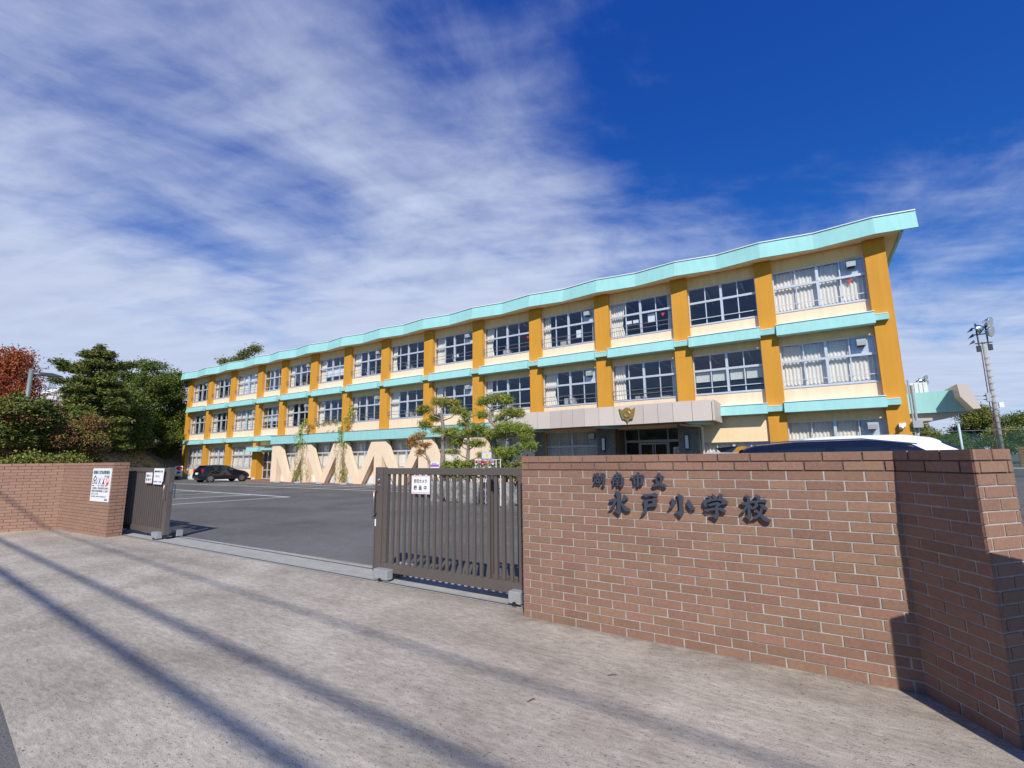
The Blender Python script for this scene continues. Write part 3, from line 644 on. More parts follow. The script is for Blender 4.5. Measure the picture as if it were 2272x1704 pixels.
# rain pipes, camera and meter box
dp = MB(); dp.tube([(-5.1, 22.9, 3.04), (-4.8, 22.9, 2.98), (-4.25, 23.25, 2.95), (-4.2, 23.3, 2.85), (-4.2, 23.3, -0.1)], 0.055, 10); dp.build('rain_pipe', cream_frame, SC, smooth=True)
dp = MB(); dp.tube([(3.62, 23.9, 4.2), (3.62, 23.9, 2.4), (3.56, 23.7, 2.2), (3.56, 23.7, -0.1)], 0.05, 8); dp.tube([(3.50, 23.75, 4.4), (3.50, 23.75, -0.1)], 0.03, 8); dp.box(3.45, 23.55, 2.52, 3.75, 23.75, 2.78); dp.build('rain_pipe', steel_g, SC)
cmr = MB(); cmr.box(3.02, 23.52, 2.56, 3.22, 23.69, 2.70); cmr.tube([(3.2, 23.6, 2.68), (3.05, 23.35, 2.5)], 0.06, 10); cmr.build('security_camera', white_p, SC)
# small block and side porch at the right-hand end of the building
bx = MB(); bx.box(3.9, 26.8, 3.2, 4.6, 27.2, 4.62)
for k in range(4): bx.box(4.0 + k * 0.15, 26.77, 4.0, 4.06 + k * 0.15, 26.799, 4.6)
bx.build('service_duct', mat('pale_siding', (0.6, 0.6, 0.58), 0.7), SC)
SP = MB(); SP.ext([(3.45, 25.15, 3.99), (5.21, 25.15, 4.04), (5.24, 25.15, 3.76), (5.53, 25.15, 3.20), (5.47, 25.15, 3.165), (3.45, 25.15, 3.165)], (0, 1.6, 0)); spo = SP.build('side_porch', teal, SC)
sf = MB(); sf.ext([(3.46, 25.34, 3.158), (5.4, 25.34, 3.158), (5.4, 25.34, 3.10), (4.9, 25.34, 3.0), (4.4, 25.34, 2.86), (3.46, 25.34, 2.84)], (0, 3.4, 0)); sf.build('soffit', mat('pale_soffit', (0.45, 0.42, 0.37), 0.8), spo)
fp = MB(); fp.ext([(5.03, 24.3, 4.17), (5.33, 24.3, 4.16), (5.60, 24.3, 3.19), (5.38, 24.3, 3.18), (5.07, 24.3, 3.68)], (0, 3.0, 0))
fp.build('end_panel', canopy_m, spo)
# ------------------------------------------------------------------ brick walls
brng = random.Random(11)
def tiles(mb, p0, p1, courses, s_off, top=1.54, mi=0, hh=0.07, zb=-0.03):
    p0, p1 = Vector((*p0, 0)), Vector((*p1, 0)); d = (p1 - p0); L_ = d.length; d.normalize(); nrm = Vector((d.y, -d.x, 0))
    for c in range(courses):
        zt = top - c * hh - 0.0; zl = zt - 0.060
        if c == courses - 1: zl = min(zl, zb)
        s = s_off + (0.1185 if c % 2 else 0.0) - 0.474
        while s < L_:
            a, b = max(s + 0.005, 0.0), min(s + 0.232, L_)
            if b - a > 0.018:
                j = brng.uniform(-0.0012, 0.0012); dz = brng.uniform(-0.0008, 0.0008)
                q = p0 + d * a + nrm * j; r_ = p0 + d * b + nrm * j; k = -nrm * 0.014; e = 0.0012
                v = [q, r_, r_ + k, q + k]
                F = [p + Vector((0, 0, zl + dz)) for p in (q + d * e, r_ - d * e)] + [p + Vector((0, 0, zt + dz)) for p in (r_ - d * e, q + d * e)]
                Bk = [p + Vector((0, 0, zl)) - nrm * 0.014 for p in (q, r_)] + [p + Vector((0, 0, zt)) - nrm * 0.014 for p in (r_, q)]
                mb.add(F + Bk, [(0, 1, 2, 3), (5, 4, 7, 6), (0, 4, 5, 1), (1, 5, 6, 2), (2, 6, 7, 3), (3, 7, 4, 0)], mi)
            s += 0.237
def inset(ring, d):
    n = len(ring); o = []
    for i in range(n):
        a, b, c = Vector(ring[i - 1]), Vector(ring[i]), Vector(ring[(i + 1) % n])
        d1 = (b - a).normalized(); d2 = (c - b).normalized(); n1 = Vector((-d1.y, d1.x)); n2 = Vector((-d2.y, d2.x))
        bis = (n1 + n2); bis = bis / max(bis.dot(n1), 0.3); o.append(b + bis * d)
    return o
def brick_wall(name, label, ring, offs, tile_mat, mort, base_loc, courses=22):
    t = thing(name, base_loc, label, 'brick wall')
    tm = MB()
    for i, so_ in enumerate(offs): tiles(tm, ring[i], ring[(i + 1) % len(ring)], courses, so_)
    ins = inset(ring, 0.016); tm.ext([(x, y, 1.505) for x, y in ins], (0, 0, 0.031))
    tm.build('brick_face', tile_mat, t)
    cm = MB(); ins = inset(ring, 0.0045)
    cm.ext([(x, y, -0.04) for x, y in ins], (0, 0, 1.44), 0); cm.ext([(x, y, 1.401) for x, y in inset(ring, 0.0085)], (0, 0, 0.12), 1)
    cm.build('mortar_core', [mort, mortar_d], t)
    return t
RW = [(-2.50, 4.13), (0.475, 4.13), (0.774, 3.645), (0.985, 3.885), (0.70, 4.36), (-2.50, 4.36)]
brick_wall('brick_wall', 'brown brick wall carrying the dark metal school name letters', RW, [0.196, 0.12, 0.16, 0.05, 0.1, 0.1], brick_m, mortar_m, (-1, 4.25, 0))
LW = [(-16.15, 2.40), (-15.20, 3.88), (-12.51, 3.97), (-12.52, 4.25), (-15.34, 4.19), (-16.38, 2.58)]
brick_wall('brick_wall', 'pale brown brick wall with the white evacuation notice, left of the gateway', LW, [0.1, 0.1, 0.12, 0.1, 0.1, 0.1], brick_far, mortar_d, (-13.8, 4.0, 0))
# unseen post added just past the right-hand wall end to cast the stepped shadow
cpst = MB(); ca = R(34)
cx_, cy_ = 1.215, 3.14; hw, hd = 0.175, 0.09
cpst.ext([(cx_ + math.cos(ca) * a - math.sin(ca) * b, cy_ + math.sin(ca) * a + math.cos(ca) * b, -0.03) for a, b in ((-hw, -hd), (hw, -hd), (hw, hd), (-hw, hd))], (0, 0, 1.50))
tag(cpst.build('added_shadow_post', conc_m, bevel=0.01), 'unseen square post added beside the end of the name wall to cast its stepped shadow', 'post')

KANJI = {
 '湖': [[(-1.7114,1.3745),(-1.687,1.3694),(-1.6913,1.3571),(-1.71,1.3629)],[(-1.7126,1.3465),(-1.6919,1.3432),(-1.6969,1.3309),(-1.7156,1.3377)],[(-1.6981,1.3309),(-1.6841,1.3311),(-1.6914,1.3101),(-1.7021,1.2804),(-1.7208,1.287),(-1.7026,1.3134)],[(-1.6807,1.3834),(-1.6584,1.3766),(-1.6615,1.3296),(-1.6766,1.3294),(-1.678,1.359)],[(-1.6914,1.3537),(-1.6417,1.3541),(-1.6422,1.3444),(-1.6918,1.3439)],[(-1.6867,1.3303),(-1.6427,1.3323),(-1.6447,1.3211),(-1.6861,1.3192)],[(-1.6868,1.3293),(-1.6736,1.3295),(-1.6753,1.2895),(-1.6872,1.2928)],[(-1.6566,1.3314),(-1.6442,1.3315),(-1.6483,1.29),(-1.6586,1.2863)],[(-1.6841,1.305),(-1.6476,1.3055),(-1.6565,1.2916),(-1.6828,1.2901)],[(-1.6406,1.3795),(-1.6258,1.3768),(-1.6289,1.3075),(-1.6535,1.2743),(-1.6563,1.2777),(-1.6375,1.3143)],[(-1.6395,1.3795),(-1.6152,1.381),(-1.5965,1.3673),(-1.6048,1.3631),(-1.6307,1.3663)],[(-1.616,1.3786),(-1.5965,1.3666),(-1.6054,1.2701),(-1.6168,1.2613),(-1.6333,1.2826),(-1.6207,1.2829)],[(-1.6295,1.3525),(-1.6164,1.3526),(-1.6168,1.344),(-1.6299,1.3438)],[(-1.6306,1.3276),(-1.6176,1.3277),(-1.618,1.318),(-1.631,1.3179)]],
 '南': [[(-1.4936,1.394),(-1.4719,1.3811),(-1.4781,1.342),(-1.4943,1.3418),(-1.4917,1.3742)],[(-1.5185,1.3655),(-1.4585,1.3771),(-1.442,1.3637),(-1.456,1.3547),(-1.4825,1.3623),(-1.5064,1.3543)],[(-1.5332,1.3397),(-1.5105,1.3427),(-1.5158,1.2718),(-1.5251,1.2666),(-1.5285,1.2716),(-1.5271,1.3159)],[(-1.5324,1.3404),(-1.4741,1.3505),(-1.4368,1.3482),(-1.4245,1.3308),(-1.4292,1.3223),(-1.4515,1.3379),(-1.5148,1.3303)],[(-1.4479,1.3399),(-1.4234,1.3314),(-1.4277,1.2836),(-1.4496,1.257),(-1.4724,1.2777),(-1.451,1.2781)],[(-1.5097,1.3222),(-1.454,1.3236),(-1.4562,1.3158),(-1.5083,1.3141)],[(-1.5107,1.3025),(-1.4532,1.3041),(-1.4572,1.2949),(-1.5093,1.293)],[(-1.4881,1.3215),(-1.4738,1.3217),(-1.4751,1.2726),(-1.4891,1.2649)],[(-1.5057,1.3315),(-1.4948,1.3333),(-1.4917,1.3225),(-1.5025,1.3213)],[(-1.4677,1.3353),(-1.4572,1.332),(-1.4641,1.3218),(-1.4726,1.3227)]],
 '市': [[(-1.3052,1.3894),(-1.2914,1.3905),(-1.2827,1.3815),(-1.2836,1.3639),(-1.3015,1.3638)],[(-1.3613,1.3583),(-1.3256,1.3636),(-1.2634,1.3714),(-1.2332,1.3561),(-1.2444,1.3488),(-1.2812,1.3583),(-1.3191,1.3553),(-1.3473,1.346)],[(-1.3414,1.3401),(-1.3228,1.3386),(-1.3175,1.3088),(-1.3151,1.2906),(-1.3257,1.2848),(-1.335,1.2853),(-1.3356,1.3185)],[(-1.3407,1.3398),(-1.2681,1.3498),(-1.245,1.3385),(-1.2523,1.3289),(-1.2756,1.3375),(-1.3273,1.3313)],[(-1.2712,1.3419),(-1.245,1.3379),(-1.2536,1.2933),(-1.2715,1.2772),(-1.2875,1.2944),(-1.2738,1.2963)],[(-1.3029,1.3688),(-1.2847,1.3689),(-1.2861,1.3192),(-1.286,1.273),(-1.2968,1.2629),(-1.3091,1.2758)]],
 '立': [[(-1.1257,1.3838),(-1.1116,1.389),(-1.0997,1.3703),(-1.1073,1.3524),(-1.1226,1.3539)],[(-1.1609,1.347),(-1.1307,1.3554),(-1.0909,1.3661),(-1.0685,1.3512),(-1.0755,1.3421),(-1.0983,1.3515),(-1.1314,1.3434),(-1.1475,1.338)],[(-1.1454,1.3406),(-1.1301,1.3392),(-1.1253,1.2939),(-1.1403,1.2953)],[(-1.1017,1.3492),(-1.0831,1.3446),(-1.0901,1.3155),(-1.1019,1.2921),(-1.1156,1.2925),(-1.105,1.3217)],[(-1.1761,1.2849),(-1.1276,1.2981),(-1.079,1.2957),(-1.0521,1.2744),(-1.0675,1.2639),(-1.1124,1.2803),(-1.1625,1.2651)]],
 '水': [[(-1.5054,1.2233),(-1.471,1.2181),(-1.4569,1.2009),(-1.4626,1.176),(-1.4636,1.1198),(-1.4637,1.0428),(-1.4817,1.0182),(-1.5331,1.0578),(-1.4946,1.0588),(-1.4936,1.1186),(-1.4938,1.168),(-1.4997,1.1997),(-1.5126,1.2153)],[(-1.5732,1.144),(-1.5065,1.1623),(-1.4903,1.1469),(-1.5067,1.1181),(-1.5315,1.0748),(-1.5473,1.0628),(-1.5799,1.0577),(-1.5498,1.0881),(-1.5241,1.1351),(-1.5596,1.1239)],[(-1.4325,1.1963),(-1.3922,1.1643),(-1.4274,1.1379),(-1.4611,1.1321),(-1.4419,1.1591),(-1.4347,1.1752)],[(-1.4736,1.144),(-1.4643,1.1426),(-1.4295,1.0967),(-1.3797,1.0676),(-1.3745,1.0627),(-1.3907,1.0526),(-1.4171,1.0513),(-1.4419,1.0717),(-1.4745,1.1246)]],
 '戸': [[(-1.2687,1.2028),(-1.215,1.2037),(-1.1797,1.2095),(-1.1583,1.2196),(-1.1312,1.2),(-1.1433,1.1827),(-1.1983,1.1895),(-1.2377,1.1756)],[(-1.2608,1.155),(-1.2175,1.1592),(-1.221,1.1292),(-1.2287,1.0881),(-1.2338,1.0607),(-1.2527,1.0361),(-1.2907,1.0199),(-1.2655,1.0592),(-1.2529,1.0938),(-1.2527,1.1279)],[(-1.2316,1.1587),(-1.1824,1.1645),(-1.1607,1.1788),(-1.132,1.1595),(-1.1419,1.1484),(-1.1762,1.1505),(-1.2307,1.1431)],[(-1.1776,1.1562),(-1.1386,1.1576),(-1.148,1.132),(-1.142,1.1188),(-1.1541,1.1048),(-1.1804,1.1104)],[(-1.2304,1.1186),(-1.1739,1.131),(-1.143,1.1187),(-1.155,1.1024),(-1.1895,1.1026),(-1.232,1.0906)]],
 '小': [[(-0.9737,1.2153),(-0.9248,1.193),(-0.9323,1.1403),(-0.9306,1.0589),(-0.9493,1.0313),(-0.9592,1.0291),(-0.9961,1.0737),(-0.9628,1.073),(-0.96,1.1393),(-0.9621,1.182)],[(-1.0254,1.1732),(-1.005,1.1706),(-0.9833,1.1482),(-1.0097,1.1076),(-1.0307,1.0912),(-1.0549,1.0868),(-1.029,1.1167),(-1.0198,1.1469)],[(-0.8923,1.1679),(-0.8776,1.1636),(-0.8535,1.1207),(-0.8348,1.099),(-0.8526,1.0879),(-0.8803,1.1002),(-0.9008,1.1285)]],
 '学': [[(-0.7398,1.2073),(-0.719,1.2049),(-0.7054,1.1917),(-0.6967,1.1724),(-0.7185,1.1716),(-0.729,1.1879)],[(-0.7034,1.2196),(-0.689,1.2179),(-0.6646,1.19),(-0.6693,1.1733),(-0.6866,1.1727),(-0.7016,1.2039)],[(-0.6451,1.2291),(-0.6147,1.2096),(-0.634,1.188),(-0.6407,1.1743),(-0.6584,1.1737),(-0.6478,1.2116)],[(-0.7689,1.1713),(-0.7415,1.1768),(-0.6341,1.1856),(-0.6171,1.1862),(-0.5833,1.1586),(-0.6035,1.1439),(-0.6382,1.1395),(-0.63,1.1658),(-0.6637,1.172),(-0.6928,1.1674),(-0.7419,1.1517),(-0.7471,1.12),(-0.7575,1.118),(-0.7741,1.1407)],[(-0.7391,1.1375),(-0.6999,1.1496),(-0.6647,1.1591),(-0.634,1.1432),(-0.6559,1.1238),(-0.6802,1.124),(-0.666,1.1414),(-0.6955,1.1318),(-0.7191,1.1242)],[(-0.7692,1.0984),(-0.7264,1.1049),(-0.7026,1.1134),(-0.6681,1.1144),(-0.6283,1.1137),(-0.6044,1.0881),(-0.6111,1.0813),(-0.6307,1.0833),(-0.6606,1.1004),(-0.7158,1.0912),(-0.7459,1.0769)],[(-0.6826,1.1308),(-0.6608,1.1272),(-0.6622,1.0973),(-0.6615,1.0438),(-0.6777,1.0245),(-0.7306,1.0557),(-0.6954,1.0563),(-0.6852,1.0694),(-0.6828,1.1083)]],
 '校': [[(-0.4591,1.2252),(-0.4264,1.2066),(-0.4317,1.1658),(-0.4325,1.1079),(-0.4314,1.0504),(-0.4433,1.0262),(-0.4757,1.0625),(-0.4547,1.0659),(-0.4502,1.1361),(-0.4486,1.1884)],[(-0.4988,1.1618),(-0.4557,1.1678),(-0.4309,1.1751),(-0.3986,1.1792),(-0.3557,1.1873),(-0.3291,1.1931),(-0.3127,1.1789),(-0.3156,1.1696),(-0.352,1.1694),(-0.384,1.1642),(-0.4297,1.1572),(-0.463,1.1442),(-0.4769,1.1402)],[(-0.4588,1.1459),(-0.4462,1.1464),(-0.4573,1.1155),(-0.4757,1.0885),(-0.5075,1.0806),(-0.4854,1.1026)],[(-0.4353,1.1541),(-0.4185,1.1316),(-0.4075,1.1206),(-0.4203,1.1108),(-0.4379,1.1236)],[(-0.393,1.2207),(-0.3738,1.2222),(-0.356,1.2089),(-0.3616,1.1799),(-0.3775,1.1779),(-0.3836,1.1993)],[(-0.3996,1.167),(-0.3758,1.1607),(-0.3745,1.145),(-0.3956,1.1205),(-0.4091,1.1171),(-0.4203,1.1108),(-0.4103,1.1349),(-0.3984,1.144)],[(-0.3696,1.1538),(-0.3431,1.152),(-0.3115,1.122),(-0.3231,1.1124),(-0.3458,1.1199)],[(-0.4046,1.1135),(-0.3883,1.1128),(-0.3689,1.0937),(-0.3476,1.0692),(-0.296,1.0353),(-0.3074,1.0271),(-0.3331,1.027),(-0.3574,1.0459),(-0.3804,1.0817),(-0.4026,1.1001)],[(-0.361,1.1312),(-0.3479,1.1204),(-0.3498,1.0975),(-0.3714,1.0645),(-0.394,1.0462),(-0.4327,1.0412),(-0.4088,1.0574),(-0.3862,1.0757),(-0.3706,1.0993)]],
}
def letters(chars, label):
    t = thing('name_letters', (-1.2, 4.13, 1.2), label, 'lettering')
    for ch in chars:
        m_ = MB()
        for j, poly in enumerate(KANJI[ch]):
            pts = [(x, 4.093 - j * 0.0004, z) for x, z in poly]
            m_.ext(pts, (0, 0.022, 0))
        cx = sum(p[0] for q in KANJI[ch] for p in q) / sum(len(q) for q in KANJI[ch]); cz_ = sum(p[1] for q in KANJI[ch] for p in q) / sum(len(q) for q in KANJI[ch])
        m_.build('letter', letter_m, t)
letters('湖南市立', 'small dark metal letters 湖南市立 in the upper row on the brick wall')
letters('水戸小学校', 'large dark metal letters 水戸小学校 in the lower row on the brick wall')

# ------------------------------------------------------------------ sliding gates
def gate(name, label, xa, xb, lock_x, sgn):
    """xa..xb span along x, lock stile at lock_x"""
    t = thing(name, ((xa + xb) / 2, 4.5, 0), label, 'sliding gate')
    Y0, Y1 = 4.43, 4.49
    for k, (y0, y1, off) in enumerate(((Y0, Y1, 0.0), (4.62, 4.67, sgn * 1.55))):
        a, b = (xa, xb)
        if k: a, b = (a + off, b + 1.1) if sgn > 0 else (a - 1.0, b + off)
        fr = MB(); fr.box(a, y0, 1.335, b, y1, 1.415); fr.box(a, y0, 0.105, b, y1, 0.215)
        fr.box(a, y0 + 0.001, 0.216, a + 0.075, y1 - 0.001, 1.334); fr.box(b - 0.075, y0 + 0.001, 0.216, b, y1 - 0.001, 1.334)
        if k == 0:
            fr.box(lock_x, y0 - 0.015, 0.10, lock_x - sgn * 0.115, y1 + 0.015, 1.425); fr.box(lock_x - sgn * 0.118, y0 - 0.022, 0.10, lock_x - sgn * 0.135, y1 + 0.01, 1.428)
        fr.build('gate_frame', bronze, t, bevel=0.003)
        bm = MB(); n = int((b - a - 0.2) / 0.1035); st_ = (b - a - 0.15) / (n + 1)
        if k == 0: x_ref, pitch = a + 0.075, st_
        for j in range(-6, n + 14):
            x = (a + 0.075 + j * st_) if k == 0 else (x_ref - 0.016 + (j if sgn > 0 else j - 6) * pitch)
            if x < a + 0.11 or x > b - 0.11 or (k == 0 and not 1 <= j <= n): continue
            bm.box(x - 0.019, y0 + 0.012, 0.2165, x + 0.019, y0 + 0.036, 1.3335)
        bm.build('gate_bars', bronze, t)
    # carriage with rollers under both ends
    for x in (lock_x, xb if sgn > 0 else xa):
        ca_ = MB(); x0, x1 = x - 0.03 * sgn, x + 0.22 * sgn
        if x != lock_x: x0, x1 = x - 0.15 * sgn, x
        ca_.box(x0, 4.33, 0.035, x1, 4.43, 0.155); ca_.box(x0, 4.68, 0.035, x1, 4.80, 0.155)
        ca_.box(min(x0, x1) + 0.05, 4.431, 0.06, max(x0, x1) - 0.05, 4.679, 0.098, 1)
        ca_.build('carriage', [steel_g, bronze_d], t, bevel=0.006)
        for y in (4.335, 4.75):
            wm = MB(); wm.lathe(((x0 + x1) / 2, y - 0.01, 0.03), (0, 1, 0), [(0, 0.028), (0.03, 0.028)], 14); wm.build('roller', black_m, t)
    return t
RG = gate('sliding_gate', 'bronze slatted sliding gate half closed against the name wall', -4.83, -2.66, -4.83, 1)
LG = gate('sliding_gate', 'bronze slatted sliding gate drawn back beside the notice wall', -13.6, -11.12, -11.12, -1)
def handle(t, x, z0, z1, side):
    h = MB(); 
    for y in ((4.36, 4.56) if side else (4.36,)):
        ya = 4.415 if y < 4.45 else 4.505
        h.tube([(x, ya, z0), (x - 0.0, y, z0), (x, y, z1), (x, ya, z1)], 0.010, 8)
    h.build('handle', mat('brushed_handle', (0.42, 0.36, 0.30), 0.35, metal=0.8), t, smooth=True)
handle(RG, -4.925, 0.83, 1.12, False); handle(LG, -11.05, 0.80, 1.08, True)
lk = MB(); lk.lathe((-4.90, 4.41, 1.26), (0, 1, 0), [(-0.012, 0.022), (0.005, 0.026)], 14); lk.lathe((-4.90, 4.41, 1.19), (0, 1, 0), [(-0.008, 0.014), (0.005, 0.018)], 14); lk.build('lock', chrome, RG, smooth=True)
lk = MB(); lk.tube([(-4.955, 4.40, 0.80), (-4.965, 4.38, 0.765), (-4.95, 4.39, 0.76)], 0.006, 6); lk.build('latch_hook', black_m, RG)
tg = MB(); tg.box(-4.945, 4.405, 0.665, -4.925, 4.409, 0.755); tg.build('sticker', paper_m, RG)
lk = MB(); lk.box(-10.985, 4.44, 0.97, -10.98, 4.48, 1.12); lk.lathe((-10.984, 4.46, 0.95), (1, 0, 0), [(0, 0.02), (0.012, 0.015)], 10); lk.build('lock', chrome, LG)

# ------------------------------------------------------------------ notices
def camera_notice(x, label, y=4.40, z=1.10, w=0.305, h=0.225):
    t = thing('notice_sign', (x, y, z), label, 'notice', 'camera notices hung on the gates')
    b = MB(); b.box(x, y, z, x + w, y + 0.006, z + h); b.build('sign_board', pink_edge, t)
    b = MB(); b.box(x + 0.008, y - 0.0015, z + 0.022, x + w - 0.006, y - 0.0001, z + h - 0.018); b.build('sign_face', paper_m, t)
    text('防犯カメラ', 0.050, x + 0.042, y - 0.0035, z + 0.138, ink, t, sx=0.88)
    for k, c in enumerate('録画中'): text(c, 0.062, x + 0.040 + k * 0.083, y - 0.0035, z + 0.052, ink, t, sx=0.88)
    for k in (0, 1):
        w_ = MB(); w_.tube([(x + 0.08 + k * 0.1, y + 0.003, z + h - 0.01), (x + 0.08 + k * 0.1, 4.43, z + h + 0.02)], 0.002, 5); w_.build('hanging_wire', steel_g, t)
camera_notice(-4.29, 'white security camera notice hung on the bars of the nearer gate')
camera_notice(-12.06, 'smaller looking camera notice on the far gate beside the large paper sheet')
t = thing('paper_notice', (-11.47, 4.40, 1.1), 'large white paper sheet with a torn corner on the far gate', 'notice')
b = MB(); b.ext([(-11.69, 4.405, 1.085), (-11.30, 4.405, 1.080), (-11.29, 4.405, 1.13), (-11.255, 4.405, 1.145), (-11.235, 4.405, 1.405), (-11.70, 4.405, 1.41)], (0, 0.004, 0)); b.build('paper', paper_m, t)
text('自転車の通行に注意', 0.043, -11.675, 4.402, 1.33, ink, t, sx=1.0)
text('ください。', 0.05, -11.63, 4.402, 1.23, ink_g, t)
text('関係者以外　立入禁止', 0.035, -11.675, 4.402, 1.125, ink_g, t, sx=1.05)
# evacuation notice on the left wall
fa_ = math.atan2(0.09, 2.69)
t = thing('evacuation_notice', (-13.0, 3.93, 0.72), 'tall white evacuation site notice fixed to the left brick wall', 'notice')
def bp(x, dz=0.0): return (x, 3.97 + (x + 12.51) * math.tan(fa_) - 0.012 - dz)
x0, x1, z0, z1 = -13.49, -12.55, 0.715, 1.418
b = MB(); b.ext([(*bp(x0), z0), (*bp(x1), z0), (*bp(x1), z1), (*bp(x0), z1)], (0, 0.01, 0)); b.build('sign_board', white_p, t)
def bt(s, size, x, z, mt, sx=1.0): text(s, size, *bp(x, 0.003), z, mt, t, sx=sx, rotz=fa_)
bt('避難所兼緊急避難場所', 0.080, x0 + 0.04, z1 - 0.115, ink_green, 1.04)
bt('水戸小学校', 0.042, x0 + 0.62, z1 - 0.185, ink_g, 1.2)
bt('この施設は、災害の危険がある場合に', 0.046, x0 + 0.05, z0 + 0.265, ink_g, 1.08)
bt('避難所又は緊急避難場所として利用で', 0.046, x0 + 0.05, z0 + 0.205, ink_g, 1.08)
bt('きるところです。', 0.046, x0 + 0.05, z0 + 0.145, ink_g, 1.08)
bt('災害の種類により利用できない場合があります', 0.030, x0 + 0.05, z0 + 0.095, ink_g, 1.2)
bt('湖南市', 0.046, x1 - 0.20, z0 + 0.03, ink_g, 1.1)
bt('洪水　土砂災害　地震', 0.028, x0 + 0.34, z0 + 0.325, ink_g, 1.6)
def bpoly(pts, mt, name, dz=0.003):
    m_ = MB(); m_.ext([(*bp(x0 + u, dz), z0 + v) for u, v in pts], (0, 0.001, 0)); m_.build(name, mt, t)
bpoly([(0.05, 0.36), (0.07, 0.36), (0.07, 0.45), (0.16, 0.525), (0.25, 0.45), (0.25, 0.38), (0.20, 0.38), (0.20, 0.365), (0.27, 0.365), (0.27, 0.46), (0.16, 0.555), (0.05, 0.46)], ink, 'house_symbol')
bpoly([(0.10, 0.37), (0.14, 0.40), (0.15, 0.44), (0.11, 0.43), (0.12, 0.45), (0.17, 0.47), (0.20, 0.44), (0.18, 0.44), (0.18, 0.40), (0.21, 0.375), (0.17, 0.39), (0.16, 0.40), (0.13, 0.37)], ink, 'runner_symbol')
bpoly([(0.04, 0.325), (0.15, 0.325), (0.15, 0.34), (0.04, 0.34)], ink, 'label_bar')
for cx__, mt in ((0.40, ink_blue), (0.60, ink_red)):
    for s_ in (1, -1): bpoly([(cx__ - 0.06 * s_ - 0.012, 0.36), (cx__ - 0.06 * s_ + 0.012, 0.36), (cx__ + 0.06 * s_ + 0.012, 0.50), (cx__ + 0.06 * s_ - 0.012, 0.50)], mt, 'cross_symbol', 0.003 + 0.0003 * s_)
bpoly([(0.57, 0.37), (0.63, 0.37), (0.62, 0.44), (0.58, 0.42)], ink, 'slope_symbol', 0.0045)
rgm = MB(); n = 28; cx__, cz__ = 0.80, 0.43
for k in range(n):
    a0, a1 = 2 * math.pi * k / n, 2 * math.pi * (k + 1) / n
    rgm.ext([(*bp(x0 + cx__ + r_ * math.cos(a) * 1.0, 0.003), z0 + cz__ + r_ * math.sin(a) * 1.2) for r_, a in ((0.060, a0), (0.075, a0), (0.075, a1), (0.060, a1))], (0, 0.001, 0))
rgm.build('ring_symbol', ink_red, t)
bpoly([(0.76, 0.37), (0.84, 0.37), (0.83, 0.41), (0.81, 0.45), (0.79, 0.41)], ink_red, 'flame_symbol')
# poster on a stand by the far end of the building
t = thing('poster_stand', (-54.4, 22.6, -0.15), 'red, white and yellow poster on a low stand at the left end of the school', 'poster')
A_ = Matrix.Translation((-54.4, 22.6, 0)) @ Matrix.Rotation(R(65), 4, 'Z')
def pp(u, v, y=0.0): return tuple(A_ @ Vector((u, y, v)))
b = MB(); b.ext([pp(-0.32, 0.18), pp(0.32, 0.18), pp(0.32, 1.2), pp(-0.32, 1.2)], tuple((A_.to_3x3() @ Vector((0, 0.02, 0))))); b.build('poster_board', paper_m, t)
b = MB(); b.ext([pp(-0.31, 0.19, -0.004), pp(0.31, 0.19, -0.004), pp(0.31, 0.36, -0.004), pp(-0.31, 0.36, -0.004)], tuple((A_.to_3x3() @ Vector((0, 0.002, 0))))); b.build('yellow_strip', ink_yellow, t)
b = MB(); b.ext([pp(-0.27, 0.95, -0.004), pp(-0.1, 0.78, -0.004), pp(0.1, 0.72, -0.004), pp(0.28, 0.9, -0.004), pp(0.25, 1.1, -0.004), pp(0, 1.16, -0.004), pp(-0.24, 1.1, -0.004)], tuple((A_.to_3x3() @ Vector((0, 0.002, 0))))); b.build('red_patch', ink_red, t)
b = MB(); b.ext([pp(-0.2, 0.45, -0.004), pp(0.0, 0.40, -0.004), pp(0.2, 0.5, -0.004), pp(0.1, 0.65, -0.004), pp(-0.12, 0.66, -0.004)], tuple((A_.to_3x3() @ Vector((0, 0.002, 0))))); b.build('blue_patch', ink_blue, t)
b = MB(); 
for u in (-0.28, 0.28): b.tube([pp(u, -0.16, 0.04), pp(u, 1.1, 0.04)], 0.015, 6)
b.build('stand_leg', steel_g, t)

